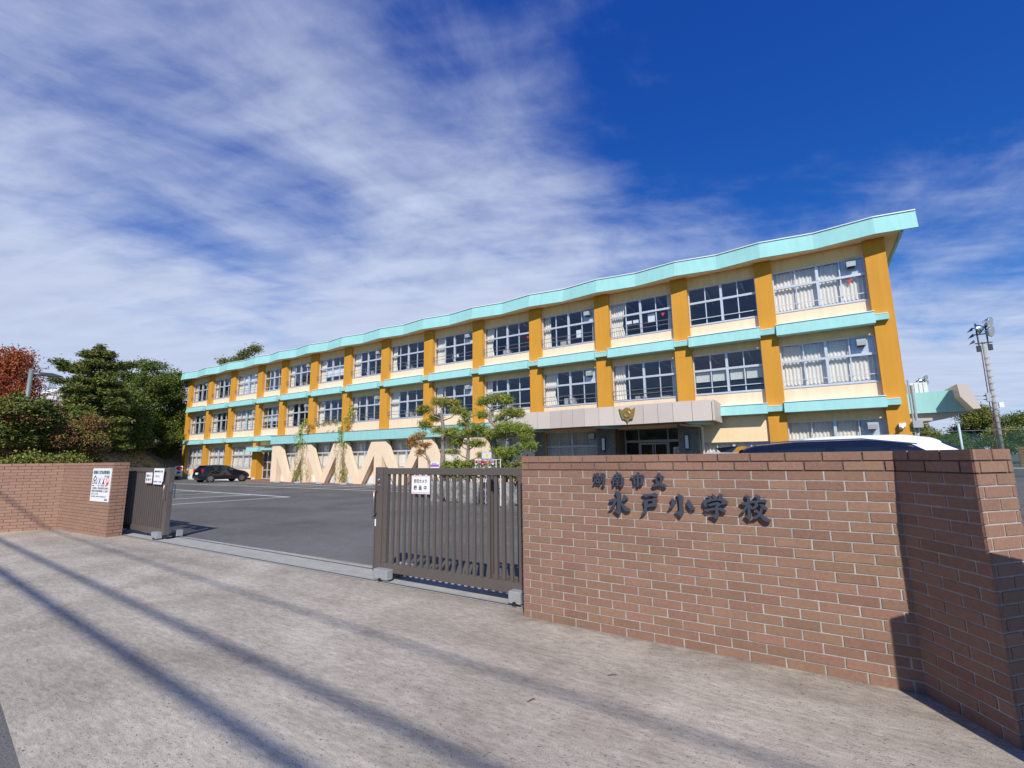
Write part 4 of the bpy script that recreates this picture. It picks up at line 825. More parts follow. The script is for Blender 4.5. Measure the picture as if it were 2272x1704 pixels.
# ------------------------------------------------------------------ vehicles (local x = forward)
def vehicle(name, label, cat, loc, rz, L, Wd, prof, belt, paint, side_win, ws, rw, wheels, wr, lamps, hi_=0.90):
    t = thing(name, loc, label, cat, world=False, rz=rz)
    xs = [L * k / 44 for k in range(45)]
    def top(x):
        for (a, za), (b, zb) in zip(prof, prof[1:]):
            if a <= x <= b:
                u = (x - a) / (b - a); u = u * u * (3 - 2 * u) * 0.35 + u * 0.65; return za + (zb - za) * u
        return prof[-1][1]
    def hw(x): 
        e = min(x, L - x) / L; return Wd / 2 * (0.86 + 0.14 * min(1, e / 0.13) ** 0.6)
    def ring(x):
        zt = top(x); wy = hw(x); bz = min(belt, zt - 0.05); g = max(0.0, min(1.0, (zt - belt) / 0.35)); wt = wy * (0.93 - 0.14 * g); zb = 0.22 if 0.12 < x < L - 0.12 else 0.34
        return [(0, zb), (wy * 0.88, zb), (wy * 0.985, zb + 0.12), (wy, (zb + bz) / 2), (wy * 0.975, bz), (wt, zt - 0.07 * g - 0.01), (wt * 0.82, zt - 0.012), (0, zt + 0.012)]
    m_ = MB(); rows = []
    for x in xs:
        r_ = ring(x); pts = [(x - L / 2, y, z) for y, z in r_] + [(x - L / 2, -y, z) for y, z in reversed(r_[1:-1])]
        rows.append(len(m_.v)); m_.v += pts
    n = 14
    for i in range(len(xs) - 1):
        xm_ = (xs[i] + xs[i + 1]) / 2; gl_ = any(a < xm_ < b for a, b in (ws, rw))
        for j in range(n):
            m_.f.append((rows[i] + j, rows[i + 1] + j, rows[i + 1] + (j + 1) % n, rows[i] + (j + 1) % n)); m_.m.append(1 if gl_ and j in (5, 6, 7, 8) else 0)
    m_.f.append(tuple(rows[0] + j for j in range(n))); m_.m.append(0); m_.f.append(tuple(rows[-1] + j for j in range(n - 1, -1, -1))); m_.m.append(0)
    m_.build('body', [paint, car_glass], t, smooth=True)
    for s in (1, -1):
        for a, b in side_win:
            wm = MB(); k = 8; base = 0
            for q in range(k + 1):
                x = a + (b - a) * q / k; r_ = ring(x); (y0, z0_), (y1, z1_) = r_[4], r_[5]
                lo, hi = 0.08, hi_
                if z1_ - z0_ < 0.1: hi = 0.3
                for u in (lo, hi): wm.v.append((x - L / 2, s * (y0 + (y1 - y0) * u + 0.008), z0_ + (z1_ - z0_) * u))
            for q in range(k): wm.f.append((2*q, 2*q + 2, 2*q + 3, 2*q + 1) if s > 0 else (2*q + 1, 2*q + 3, 2*q + 2, 2*q)); wm.m.append(0)
            wm.build('side_window', car_glass, t, smooth=True)
    for x in wheels:
        for s in (1, -1):
            wm = MB(); y = s * (Wd / 2 - 0.20)
            wm.lathe((x - L / 2, y, wr), (0, s, 0), [(0, wr * 0.6), (0.0, wr * 0.98), (0.03, wr), (0.17, wr), (0.20, wr * 0.95), (0.20, wr * 0.66)], 24)
            o = wm.build('wheel', black_m, t, smooth=True)
            am = MB(); am.lathe((x - L / 2, s * (Wd / 2 - 0.012), wr), (0, s, 0), [(-0.03, wr * 1.14), (-0.001, wr * 1.14)], 24); am.build('wheel_arch', black_m, t)
            rm = MB(); yy = s * (Wd / 2 + 0.004)
            for k in range(7):
                q = 2 * math.pi * k / 7; rm.bar((x - L / 2, yy, wr), (x - L / 2 + math.cos(q) * wr * 0.64, yy, wr + math.sin(q) * wr * 0.64), 0.045, 0.015, upv=(0, 1, 0))
            rm.lathe((x - L / 2, yy - s * 0.012, wr), (0, s, 0), [(0, wr * 0.70), (0.012, wr * 0.70), (0.012, wr * 0.62), (0.0, wr * 0.60)], 24)
            rm.build('rim', rim_m, o)
    for nm, mt, x, y, z, sx, sy, sz in lamps:
        for s in (1, -1):
            lm = MB(); lm.box(x - L / 2 - sx, s * y - sy, z - sz, x - L / 2 + sx, s * y + sy, z + sz); lm.build(nm, mt, t, bevel=0.02)
    return t
HB = vehicle('parked_car', 'black hatchback parked nose-in at the left end of the school', 'car', (-43.35, 21.35, -0.135), R(90), 4.0, 1.70,
    [(0, 0.62), (0.10, 1.0), (0.34, 1.36), (0.75, 1.43), (1.5, 1.455), (2.1, 1.40), (3.0, 1.02), (3.55, 0.88), (3.88, 0.70), (4.0, 0.55)], 0.94, car_black,
    [(0.62, 0.95), (1.0, 1.62), (1.68, 2.55)], (2.2, 2.95), (0.10, 0.36), (0.72, 3.30), 0.30,
    [('tail_light', tail_m, 0.12, 0.70, 0.98, 0.06, 0.08, 0.14), ('headlight', chrome, 3.72, 0.62, 0.72, 0.10, 0.12, 0.05), ('wing_mirror', car_black, 2.62, 0.92, 1.0, 0.06, 0.09, 0.06), ('door_handle', chrome, 1.35, 0.845, 0.86, 0.07, 0.012, 0.012)])
pm = MB(); pm.box(-2.02, -0.17, 0.66, -1.94, 0.17, 0.82); pm.build('number_plate', paper_m, HB)
spm = MB(); spm.ext([(-1.80, -0.58, 1.36), (-1.90, -0.56, 1.385), (-1.55, -0.56, 1.43), (-1.55, -0.58, 1.40)], (0, 1.16, 0)); spm.build('spoiler', car_black, HB)
MV = vehicle('parked_van', 'black minivan whose long dark roof shows over the name wall', 'van', (0.66, 11.8, 0.0), R(-1), 4.3, 1.72,
    [(0, 0.9), (0.06, 1.35), (0.16, 1.64), (0.5, 1.74), (1.3, 1.80), (2.4, 1.81), (3.0, 1.75), (3.45, 1.50), (3.8, 1.12), (4.1, 0.9), (4.3, 0.65)], 1.02, car_black,
    [(0.35, 0.75), (0.85, 1.75), (1.9, 2.65), (2.75, 3.3)], (2.95, 3.65), (0.02, 0.14), (0.80, 3.35), 0.31,
    [('tail_light', tail_m, 0.05, 0.74, 1.15, 0.04, 0.06, 0.25), ('headlight', chrome, 4.0, 0.62, 0.8, 0.10, 0.14, 0.07), ('wing_mirror', car_black, 3.35, 0.95, 1.15, 0.06, 0.10, 0.08)])
spm = MB(); spm.ext([(-1.95, -0.62, 1.735), (-2.42, -0.60, 1.70), (-2.32, -0.60, 1.60), (-2.1, -0.62, 1.60)], (0, 1.24, 0)); spm.build('spoiler', car_black, MV)
mtm = MB(); mtm.tube([(-1.9, -0.60, 1.75), (-1.0, -0.64, 1.80), (0.2, -0.64, 1.815), (1.0, -0.62, 1.70)], 0.012, 6); mtm.build('roof_moulding', chrome, MV)
WV = vehicle('parked_van', 'white high-roofed van parked behind the black minivan', 'van', (1.95, 18.4, -0.12), 0.0, 4.8, 1.80,
    [(0, 1.0), (0.05, 1.7), (0.14, 2.12), (0.5, 2.20), (1.5, 2.23), (2.8, 2.22), (3.4, 2.12), (3.9, 1.85), (4.35, 1.38), (4.65, 0.95), (4.8, 0.6)], 1.15, car_white,
    [(0.4, 1.2), (1.35, 2.3), (2.55, 3.4)], (3.55, 4.4), (0.02, 0.12), (0.95, 3.75), 0.33,
    [('tail_light', tail_m, 0.04, 0.78, 1.05, 0.04, 0.06, 0.22), ('headlight', chrome, 4.6, 0.66, 0.8, 0.10, 0.14, 0.10), ('wing_mirror', car_black, 3.7, 1.0, 1.25, 0.06, 0.10, 0.10)], 0.55)

# ------------------------------------------------------------------ planting in front of the school
def rock(x, y, z, rx, ry, rz, seed, label):
    r_ = random.Random(seed); bm = bmesh.new(); bmesh.ops.create_icosphere(bm, subdivisions=3, radius=1)
    off = [r_.uniform(-10, 10) for _ in range(3)]
    from mathutils import noise as mn
    for v in bm.verts:
        n_ = mn.noise(Vector(v.co) * 1.1 + Vector(off)) * 0.45 + mn.noise(Vector(v.co) * 3 + Vector(off)) * 0.13
        c = v.co * (1 + n_); c = Vector((max(-0.88, min(0.88, c.x)), max(-0.85, min(0.85, c.y)), max(-0.9, min(0.8, c.z))))
        v.co = Vector((c.x * rx, c.y * ry, c.z * rz))
    me = bpy.data.meshes.new('rock'); bm.to_mesh(me); bm.free(); me.materials.append(rock_m)
    o = bpy.data.objects.new('rock', me); COL.objects.link(o); o.location = (x, y, z); tag(o, label, 'rock', 'rocks edging the planting bed')
rk = [(-12.55, .42, 'brownish leaning rock at the left end of the rock edging'), (-11.75, .45, 'second rock from the left, seen behind the gate bars'), (-10.95, .46, 'large pale rock in the middle of the edging row'),
      (-10.1, .43, 'rock right of the large pale rock, below the flower rack'), (-9.35, .42, 'grey rock under the right pine pads'), (-8.6, .44, 'tall rock near the right end of the edging, by the name wall'), (-7.8, .45, 'rock hidden behind the name wall top, last of the row')]
for k, (x, rx, lb) in enumerate(rk): rock(x, 14.35, 0.24, rx, 0.4, 0.55, 20 + k, lb)
soil = MB(); soil.ext([(-12.9, 14.4, -0.15), (-7.4, 14.4, -0.15), (-6.9, 17.0, -0.15), (-13.1, 17.0, -0.15)], (0, 0, 0.66)); struct(soil.build('planting_bed_ground', mat('soil', (0.13, 0.075, 0.04), 0.95, var=0.4, vscale=6, bump=1)))

def leaves(blobs, n, size, seed, aspect=1.6, clump=10, spread=0.16, flat=0.0, shell=0.5, upz=0.0, droop=0.0):
    """many small leaf faces spread in clumps through ellipsoids; returns arrays"""
    g = np.random.default_rng(seed); B = np.array(blobs, float); vol = (B[:, 3] * B[:, 4] * B[:, 5]) ** (2 / 3); pr = vol / vol.sum()
    nc = max(1, n // clump); bi = g.choice(len(B), nc, p=pr)
    d = g.normal(size=(nc, 3)); d /= np.linalg.norm(d, axis=1)[:, None]
    r_ = (shell + (1 - shell) * g.random(nc) ** 0.6) * (0.86 + 0.28 * g.random(nc))
    c = B[bi, :3] + d * r_[:, None] * B[bi, 3:6]
    if flat: c[:, 2] = np.where(c[:, 2] < B[bi, 2] - B[bi, 5] * 0.35, B[bi, 2] - B[bi, 5] * 0.35 * g.random(nc), c[:, 2])
    c = np.repeat(c, clump, 0); bi = np.repeat(bi, clump); m_ = len(c)
    c = c + g.normal(size=(m_, 3)) * spread
    nrm = g.normal(size=(m_, 3)); t = g.normal(size=(m_, 3)); t[:, 2] = t[:, 2] * (1 - flat) + upz
    if upz:
        t[:, :2] += (c[:, :2] - B[bi, :2]) / B[bi, 3:5] * 0.8
    t /= np.linalg.norm(t, axis=1)[:, None]; u = np.cross(nrm, t); u /= np.linalg.norm(u, axis=1)[:, None] + 1e-9
    s = size * (0.6 + 0.8 * g.random(m_))[:, None]
    a, b = t * s * aspect / 2, u * s / 2
    V = np.stack([c - a, c + b, c + a, c - b], 1).reshape(-1, 3); return V
def leafmesh(V, name, mt, parent):
    n = len(V) // 4; me = bpy.data.meshes.new(name); me.vertices.add(len(V)); me.vertices.foreach_set('co', V.astype(np.float32).ravel())
    me.loops.add(n * 4); me.polygons.add(n); me.loops.foreach_set('vertex_index', np.arange(n * 4, dtype=np.int32)); me.polygons.foreach_set('loop_start', np.arange(0, n * 4, 4, dtype=np.int32)); me.polygons.foreach_set('loop_total', np.full(n, 4, dtype=np.int32))
    me.materials.append(mt); me.update(); me.validate()
    o = bpy.data.objects.new(name, me); COL.objects.link(o); attach(o, parent); return o
def tree(name, label, cat, base, top_z, blobs, mt, n, size, seed, trunk_r=0.15, bark=None, group=None, aspect=1.6, clump=10, spread=0.16, flat=0.0, upz=0.0, shell=0.45, limbs=None, trunk_pts=None, second=None, limb_r=0.3):
    t = thing(name, base, label, cat, group); bark = bark or bark_m; b = Vector(base)
    tm = MB(); pts = trunk_pts or [b + Vector((0, 0, -0.1)), b + Vector((0.05, 0.02, (top_z - b.z) * 0.35)), b + Vector((-0.04, 0.03, (top_z - b.z) * 0.7)), b + Vector((0.02, 0, (top_z - b.z) * 0.93))]
    tm.tube(pts, [trunk_r * (1 - 0.75 * k / (len(pts) - 1)) for k in range(len(pts))], 9)
    P = [Vector(q) for q in pts]; rg = random.Random(seed)
    for q in blobs:
        e = Vector(q[:3]); zz_ = max(b.z + 0.2, e.z - 0.35 * (Vector((e.x - b.x, e.y - b.y)).length + 0.3))
        for s0, s1 in zip(P, P[1:]):
            if s0.z <= zz_ <= s1.z: st_ = s0.lerp(s1, (zz_ - s0.z) / max(1e-4, s1.z - s0.z)); break
        else: st_ = P[-1]
        mid_ = st_.lerp(e, 0.5) + Vector((rg.uniform(-.1, .1), rg.uniform(-.1, .1), rg.uniform(-0.12, 0.05))) * min(1.0, (e - st_).length)
        tm.tube([st_, mid_, e], [trunk_r * limb_r, trunk_r * limb_r * 0.7, trunk_r * limb_r * 0.3], 6)
        for _ in range(3):
            f = e + Vector((rg.uniform(-1, 1) * q[3], rg.uniform(-1, 1) * q[4], rg.uniform(-.2, .6) * q[5])) * 0.7; tm.tube([mid_.lerp(e, 0.5), f], [trunk_r * limb_r * 0.4, trunk_r * limb_r * 0.12], 5)
    tm.build('trunk', bark, t, smooth=True)
    leafmesh(leaves(blobs, n, size, seed, aspect, clump, spread, flat, shell, upz), 'crown', mt, t)
    if second:
        mt2, frac, bl2 = second; leafmesh(leaves(bl2 or blobs, int(n * frac), size, seed + 99, aspect, clump, spread, flat, shell, upz), 'crown_patch', mt2, t)
    return t
NW = dict(aspect=7.0, clump=18, spread=0.07, flat=0.15, upz=0.6, shell=0.1, bark=bark_g)
Yt = 15.5
def blob(x, z, rx, rz, dy=0.0, ry=None): return (x, Yt + dy, z, rx * 0.92, (ry or rx * 0.85) * 0.92, rz * 1.1)
tree('garden_pine', 'tall thin garden pine with rust-tinged pads, leftmost of the garden pines', 'pine tree', (-13.3, Yt, 0.4), 4.1,
     [blob(-13.55, 4.0, .50, .14), blob(-13.0, 3.95, .40, .13, .2), blob(-14.35, 3.72, .38, .12, -.1), blob(-12.55, 3.55, .42, .15), blob(-14.0, 3.35, .30, .1, .3), blob(-14.15, 3.02, .35, .16, -.2), blob(-13.6, 2.78, .3, .1), blob(-12.85, 2.75, .2, .07, .2)],
     lf_niwaki, 5000, 0.021, 31, 0.13, trunk_pts=[(-13.28, Yt, 0.3), (-13.33, Yt, 1.5), (-13.30, Yt, 2.8), (-13.42, Yt, 3.5), (-13.38, Yt, 3.95)], second=(lf_rusty, 0.55, None), limb_r=0.22, **NW)
tree('garden_pine', 'sparse reddish withered garden pine low beside the first pine trunk', 'pine tree', (-13.6, 15.2, 0.4), 2.7,
     [(-14.55, 15.1, 2.48, .3, .25, .1), (-14.3, 15.2, 2.62, .25, .25, .08), (-14.7, 15.1, 2.2, .3, .25, .12), (-14.1, 15.2, 2.15, .3, .25, .1), (-14.35, 15.1, 1.85, .25, .2, .1)],
     lf_rusty, 1200, 0.022, 32, 0.06, trunk_pts=[(-13.6, 15.2, 0.3), (-13.75, 15.2, 1.2), (-14.0, 15.2, 1.7), (-14.2, 15.2, 2.3)], second=(lf_red, 0.35, None), limb_r=0.4, **NW)
tree('garden_pine', 'short bushy garden pine between the two tall pines', 'pine tree', (-11.95, Yt, 0.4), 3.5,
     [blob(-12.05, 3.35, .32, .14), blob(-12.2, 3.0, .42, .16, .1), blob(-12.85, 2.62, .42, .18, -.1), blob(-12.0, 2.62, .55, .22), blob(-11.35, 2.75, .42, .16, -.1), blob(-12.6, 2.22, .48, .16, .1), blob(-11.5, 2.15, .40, .15), blob(-12.5, 1.85, .32, .09, -.3), blob(-11.35, 1.68, .22, .08)],
     lf_niwaki, 6000, 0.021, 33, 0.10, trunk_pts=[(-11.93, Yt, 0.3), (-11.98, Yt, 1.4), (-11.94, Yt, 2.2), (-12.03, Yt, 2.9), (-12.03, Yt, 3.2)], second=(lf_rusty, 0.15, None), limb_r=0.3, **NW)
tree('garden_pine', 'tallest crooked garden pine with two flat green tiers above the porch edge', 'pine tree', (-10.6, Yt, 0.4), 4.0,
     [blob(-10.9, 3.88, .42, .13), blob(-10.3, 3.93, .50, .16, .1), blob(-9.95, 3.78, .32, .11, -.1), blob(-11.25, 3.85, .3, .12), blob(-11.2, 3.3, .42, .14), blob(-10.5, 3.15, .30, .11, .2), blob(-9.85, 3.32, .48, .14), blob(-9.45, 3.25, .35, .14), blob(-11.05, 2.55, .45, .18, .1), blob(-10.7, 1.95, .25, .16, .2)],
     lf_niwaki, 6000, 0.021, 34, 0.14, trunk_pts=[(-10.62, Yt, 0.3), (-10.68, Yt, 1.5), (-10.66, Yt, 2.3), (-10.55, Yt, 2.8), (-10.85, Yt, 3.05), (-10.80, Yt, 3.45), (-10.70, Yt, 3.85)], second=(lf_rusty, 0.12, None), limb_r=0.3, **NW)
tree('garden_pine', 'wide low garden pine with broad green pads, nearest the name wall', 'pine tree', (-9.9, 15.2, 0.4), 2.9,
     [(-9.75, 15.2, 2.68, .62, .5, .22), (-9.2, 15.2, 2.55, .45, .4, .2), (-10.35, 15.2, 2.48, .42, .4, .2), (-8.95, 15.1, 2.3, .25, .25, .12), (-8.85, 15.1, 1.98, .40, .3, .11), (-10.1, 15.1, 1.80, .40, .3, .14), (-9.5, 15.0, 1.75, .42, .3, .13), (-9.9, 15.1, 1.58, .4, .3, .08)],
     lf_niwaki, 8000, 0.021, 35, 0.10, trunk_pts=[(-9.93, 15.2, 0.3), (-9.95, 15.2, 1.4), (-9.88, 15.2, 2.0), (-9.8, 15.2, 2.45)], second=(lf_rusty, 0.08, None), limb_r=0.4, **NW)
def hedge(name, label, blobs, n, seed, mt, size=0.05):
    t = thing(name, (blobs[0][0], blobs[0][1], 0.3), label, 'hedge'); m_ = MB()
    for b in blobs:
        for k in range(4): m_.tube([(b[0], b[1], 0.35), (b[0] + (k - 1.5) * 0.2, b[1], b[2] + b[5] * 0.4)], [0.02, 0.008], 5)
    m_.build('stem', bark_m, t); leafmesh(leaves(blobs, n, size, seed, 1.5, 8, 0.05, 0.2, 0.6), 'crown', mt, t)
hedge('clipped_hedge', 'clipped yellow-green hedge above the rocks behind the gate', [(-12.3 + k * 0.42, 14.75, 1.02 + 0.03 * math.sin(k * 2), .42, .42, .45) for k in range(5)], 11000, 41, lf_hedge)
hedge('clipped_hedge', 'darker low hedge behind the flower rack beside the name wall', [(-10.1 + k * 0.45, 15.0, 0.98, .42, .42, .42) for k in range(6)], 9000, 42, lf_olive)
# flower rack and picture board
t = thing('flower_rack', (-9.3, 13.0, -0.07), 'white wire rack of small potted flowers below the blue-edged board', 'flower rack')
m_ = MB()
for k in range(9): x = -9.72 + k * 0.1075; m_.tube([(x, 13.0, 0.05), (x, 13.0, 1.49)], 0.005, 5)
for k in range(8): z = 0.78 + k * 0.1; m_.tube([(-9.72, 13.0, z), (-8.86, 13.0, z)], 0.005, 5)
for x in (-9.72, -8.86): m_.tube([(x, 13.0, -0.07), (x, 13.0, 1.5)], 0.012, 6)
m_.tube([(-9.76, 13.02, 1.5), (-8.7, 13.02, 1.5), (-8.7, 13.02, 0)], 0.014, 6)
m_.build('rack', white_p, t)
pc = [ink_red, paper_m, mat('pink_flowers', (0.7, 0.3, 0.4), 0.8), lf_niwaki, mat('dark_pot', (0.05, 0.12, 0.10), 0.6)]
for r_ in range(3):
    for k in range(6):
        x, z = -9.64 + k * 0.14, 1.40 - r_ * 0.19
        f = MB(); f.lathe((x, 12.93, z - 0.07), (0, 0, 1), [(0, 0.03), (0.06, 0.042)], 10); o = f.build('flower_pot', pc[(k * 3 + r_ + 1) % 5], t)
        leafmesh(leaves([(x, 12.93, z + 0.01, .05, .05, .04)], 60, 0.025, r_ * 10 + k, 1.3, 4, 0.015), 'flowers', pc[(k * 2 + r_) % 4], t)
t = thing('picture_board', (-9.24, 13.0, 1.52), 'small blue-edged picture board propped on top of the flower rack', 'board')
m_ = MB(); m_.ext([(-9.44, 12.98, 1.52), (-9.04, 12.98, 1.52), (-9.03, 12.98, 1.75), (-9.43, 12.98, 1.75)], (0, 0.02, 0)); m_.build('board_frame', mat('pale_blue_frame', (0.35, 0.5, 0.7), 0.6), t)
m_ = MB(); m_.ext([(-9.42, 12.975, 1.54), (-9.06, 12.975, 1.54), (-9.05, 12.975, 1.73), (-9.41, 12.975, 1.73)], (0, 0.003, 0)); m_.build('picture', mat('cream_picture', (0.7, 0.68, 0.6), 0.6), t)
m_ = MB(); m_.lathe((-9.22, 12.974, 1.64), (0, -1, 0), [(0, 0.05), (0.002, 0.05)], 12); m_.build('yellow_spot', ink_yellow, t)
t = thing('garden_sign', (-12.42, 14.0, -0.08), 'small white and purple sign at the left edge of the hedge', 'sign')
m_ = MB(); m_.box(-12.64, 13.98, 1.20, -12.20, 14.0, 1.44); m_.build('sign_board', paper_m, t)
m_ = MB(); m_.box(-12.63, 13.972, 1.25, -12.21, 13.979, 1.335); m_.build('purple_strip', ink_purple, t)
m_ = MB(); m_.box(-12.44, 14.0, -0.08, -12.40, 14.03, 1.4); m_.build('stake', wood_m, t)
text('のぞみ', 0.07, -12.57, 13.968, 1.345, ink_g, t, sx=1.2)

# climbing plants on two of the brace frames
def vine(label, cx, seed, spreadx, top):
    t = thing('climbing_vine', (cx, 23.3, -0.15), label, 'climbing plant', 'withering vines on the brace frames'); g = random.Random(seed); m_ = MB(); pts = []
    for k in range(9):
        x = cx + g.uniform(-spreadx, spreadx); p = Vector((x, 23.27, -0.12)); path = [p.copy()]; zt = g.uniform(1.6, top)
        while p.z < zt:
            p = p + Vector(((cx - p.x) * 0.02 + g.uniform(-.13, .13), g.uniform(-.01, .01), 0.22)); p.y = 23.26 if p.z < 2.9 else 23.13; path.append(p.copy()); pts.append((p.x, p.y - 0.03, p.z))
        m_.tube(path, 0.006, 4)
    m_.build('stem', bark_m, t); P_ = np.array(pts)
    def lv(n, sd, lo, hi, size, sp):
        gg = np.random.default_rng(sd); q = P_[(P_[:, 2] > lo) & (P_[:, 2] < hi)]; c = q[gg.integers(0, len(q), n)] + gg.normal(size=(n, 3)) * (sp, 0.03, sp)
        a = gg.normal(size=(n, 3)); a /= np.linalg.norm(a, axis=1)[:, None]; b = np.cross(a, gg.normal(size=(n, 3))); b /= np.linalg.norm(b, axis=1)[:, None]
        s = size * (0.6 + 0.8 * gg.random(n))[:, None]; return np.stack([c - a * s, c + b * s * .7, c + a * s, c - b * s * .7], 1).reshape(-1, 3)
    leafmesh(lv(520, seed, -0.1, 2.8, 0.038, 0.17), 'withered_leaves', lf_vine_d, t)
    leafmesh(lv(260, seed + 1, -0.1, 0.9, 0.042, 0.12), 'leaves', lf_vine, t)
    leafmesh(lv(260, seed + 2, 2.6, top, 0.045, 0.14), 'leaves', lf_vine, t)
    return t
vine('yellowing vine on the brace frame nearer the side door', -34.9, 61, 1.0, 4.6)
vine('greener vine reaching the classroom window above the brace frame', -30.4, 62, 0.9, 5.5)
def sprig(label, path, n, seed, mt):
    t = thing('vine_branch', path[0], label, 'vine'); m_ = MB(); m_.tube(path, 0.012, 5); m_.build('stem', bark_m, t)
    bl = [(*Vector(a).lerp(Vector(b), u), .22, .08, .2) for a, b in zip(path, path[1:]) for u in (0.25, 0.75)]
    leafmesh(leaves(bl, n, 0.075, seed, 1.3, 4, 0.08), 'leaves', mt, t)
sprig('yellow-green vine branch climbing beside the seventh classroom window', [(-30.2, 23.1, 3.7), (-29.6, 23.2, 4.4), (-29.3, 23.5, 5.2), (-29.5, 23.6, 5.7)], 420, 65, lf_vine)
sprig('drooping vine branch strung between the two vine clumps above the turquoise band', [(-34.6, 23.1, 3.8), (-33.2, 23.1, 4.3), (-31.8, 23.1, 4.5), (-30.3, 23.15, 4.4)], 420, 66, lf_vine_d)
sprig('short green vine branch rising over the turquoise band at the left clump', [(-35.2, 23.1, 3.7), (-34.7, 23.1, 4.4), (-34.4, 23.2, 4.9)], 380, 67, lf_vine)
# wheel stops along the frames
ws_ = MB(); ws_.ext([(-0.3, -0.07, 0), (0.3, -0.07, 0), (0.28, -0.05, 0.12), (-0.28, -0.05, 0.12)], (0, 0.1, 0)); w0 = ws_.build('wheel_stop', conc_m)
wl = ['leftmost', 'second', 'third', 'fourth', 'fifth', 'sixth', 'seventh', 'eighth']
for k in range(8):
    o = w0 if k == 0 else w0.copy()
    if k: COL.objects.link(o)
    o.location = (-36.9 + k * 2.75, 22.5, -0.165); tag(o, '%s concrete wheel stop %s, in the row before the brace frames' % (wl[k], '' if k else 'nearest the side door'), 'wheel stop', 'wheel stops before the brace frames'); o['label'] = o['label'].replace(' ,', ',').replace('stop ,', 'stop,')
# ------------------------------------------------------------------ left: bank, retaining wall, trees
from mathutils import noise as mn
edge = [(-47.5, 7.0), (-49.5, 14.5), (-53.8, 19.5), (-58.2, 23.6), (-61, 30), (-64, 60)]
wm = MB()
for (xa, ya), (xb, yb) in zip(edge, edge[1:-1]):
    d = Vector((xb - xa, yb - ya, 0)).normalized(); n_ = Vector((d.y, -d.x, 0)) * -0.2
    wm.ext([(xa, ya, -0.2), (xb, yb, -0.2), (xb, yb, 0.95), (xa, ya, 0.95)], (n_.x * -1 if n_.x > 0 else n_.x, n_.y, 0))
tag(wm.build('retaining_wall', mat('dark_weathered_concrete', (0.10, 0.085, 0.075), 0.95, var=0.35, vscale=1.5, streak=0.2)), 'low dark retaining wall at the foot of the grassy bank', 'retaining wall')
bk = MB(); nx, ny = 26, 40
def edge_x(y):
    for (xa, ya), (xb, yb) in zip(edge, edge[1:]):
        if ya <= y <= yb: return xa + (xb - xa) * (y - ya) / (yb - ya)
    return edge[0][0]
def bank_z(u, y): return 0.93 + 2.0 * (1 - math.exp(-u / 2.2)) + 0.06 * u + 0.25 * mn.noise(Vector((u * 0.4, y * 0.4, 0)))
for j in range(ny + 1):
    y = 7 + 53 * j / ny
    for i in range(nx + 1):
        u = 60 * (i / nx) ** 2.2; bk.v.append((edge_x(y) - 0.12 - u, y, bank_z(u, y) if i else 0.93))
for j in range(ny):
    for i in range(nx):
        a = j * (nx + 1) + i; bk.f.append((a, a + nx + 1, a + nx + 2, a + 1)); bk.m.append(0)
bank_m = mat('bank_soil_grass', (0.30, 0.23, 0.125), 0.95, var=0.5, vscale=0.9, bump=1.0, bscale=8)
struct(bk.build('terrain', bank_m, smooth=True))
g = np.random.default_rng(9); n = 22000
yy = 8 + 30 * g.random(n); uu = 9 * g.random(n) ** 1.2
P_ = np.array([(edge_x(y) - 0.15 - u, y, bank_z(u, y)) for y, u in zip(yy, uu)]); a = np.stack([g.normal(size=n) * 0.05, g.normal(size=n) * 0.05, 0.03 + 0.06 * g.random(n)], 1); b = g.normal(size=(n, 3)) * (0.05, 0.05, 0.0)
V = np.stack([P_ - b, P_ + b, P_ + a + b * 0.3, P_ + a - b * 0.3], 1).reshape(-1, 3)
tag(leafmesh(V[: n * 3], 'bank_grass', lf_grass, None), 'dry brown and green grass covering the bank', 'grass', kind='stuff')
tag(leafmesh(V[n * 3:], 'bank_weeds', lf_olive, None), 'low green weeds scattered over the bank', 'weeds', kind='stuff')

def big(name, label, x, y, z0, h, blobs_rel, mt, n, size, seed, **kw):
    bl = [(x + a, y + b, z0 + c, rx, ry, rz) for a, b, c, rx, ry, rz in blobs_rel]
    return tree(name, label, kw.pop('cat', 'tree'), (x, y, z0), z0 + h, bl, mt, n, size, seed, **kw)
rg = random.Random(3)
# big dark pine on the bank: wide irregular tiers
pb = []
for k in range(11):
    z = 1.0 + k * 0.78; r_ = 2.7 * (1 - (k / 11) ** 1.7) + 0.7
    for q in range(5 if k < 8 else 3):
        an = q * 2.0 * math.pi / (5 if k < 8 else 3) + k * 1.1; rr = r_ * (0.45 + 0.3 * rg.random()); pb.append((math.cos(an) * rr, math.sin(an) * rr, z + rg.uniform(-.2, .2), 0.8 + 0.3 * rg.random(), 0.8, 0.22))
pb += [(-0.8, -1.7, 7.5, 0.8, 0.7, 0.25), (-0.7, -2.2, 7.9, 0.6, 0.6, 0.18), (0.2, 1.6, 8.1, 0.8, 0.7, 0.3), (0, 2.2, 8.3, 0.5, 0.6, 0.2), (0, 0, 9.2, 0.4, 0.4, 0.5), (-0.2, -2.3, 6.3, .7, .6, .18), (0, 0, 4.5, 1.0, 1.2, 3.0)]
big('pine_tree', 'tall dark pine with ragged tiers on the bank left of the school', -50.8, 14.2, 1.9, 9.2, pb, lf_pine, 60000, 0.075, 71, trunk_r=0.28, aspect=3.4, clump=14, spread=0.12, flat=0.4, shell=0.35, cat='pine tree')
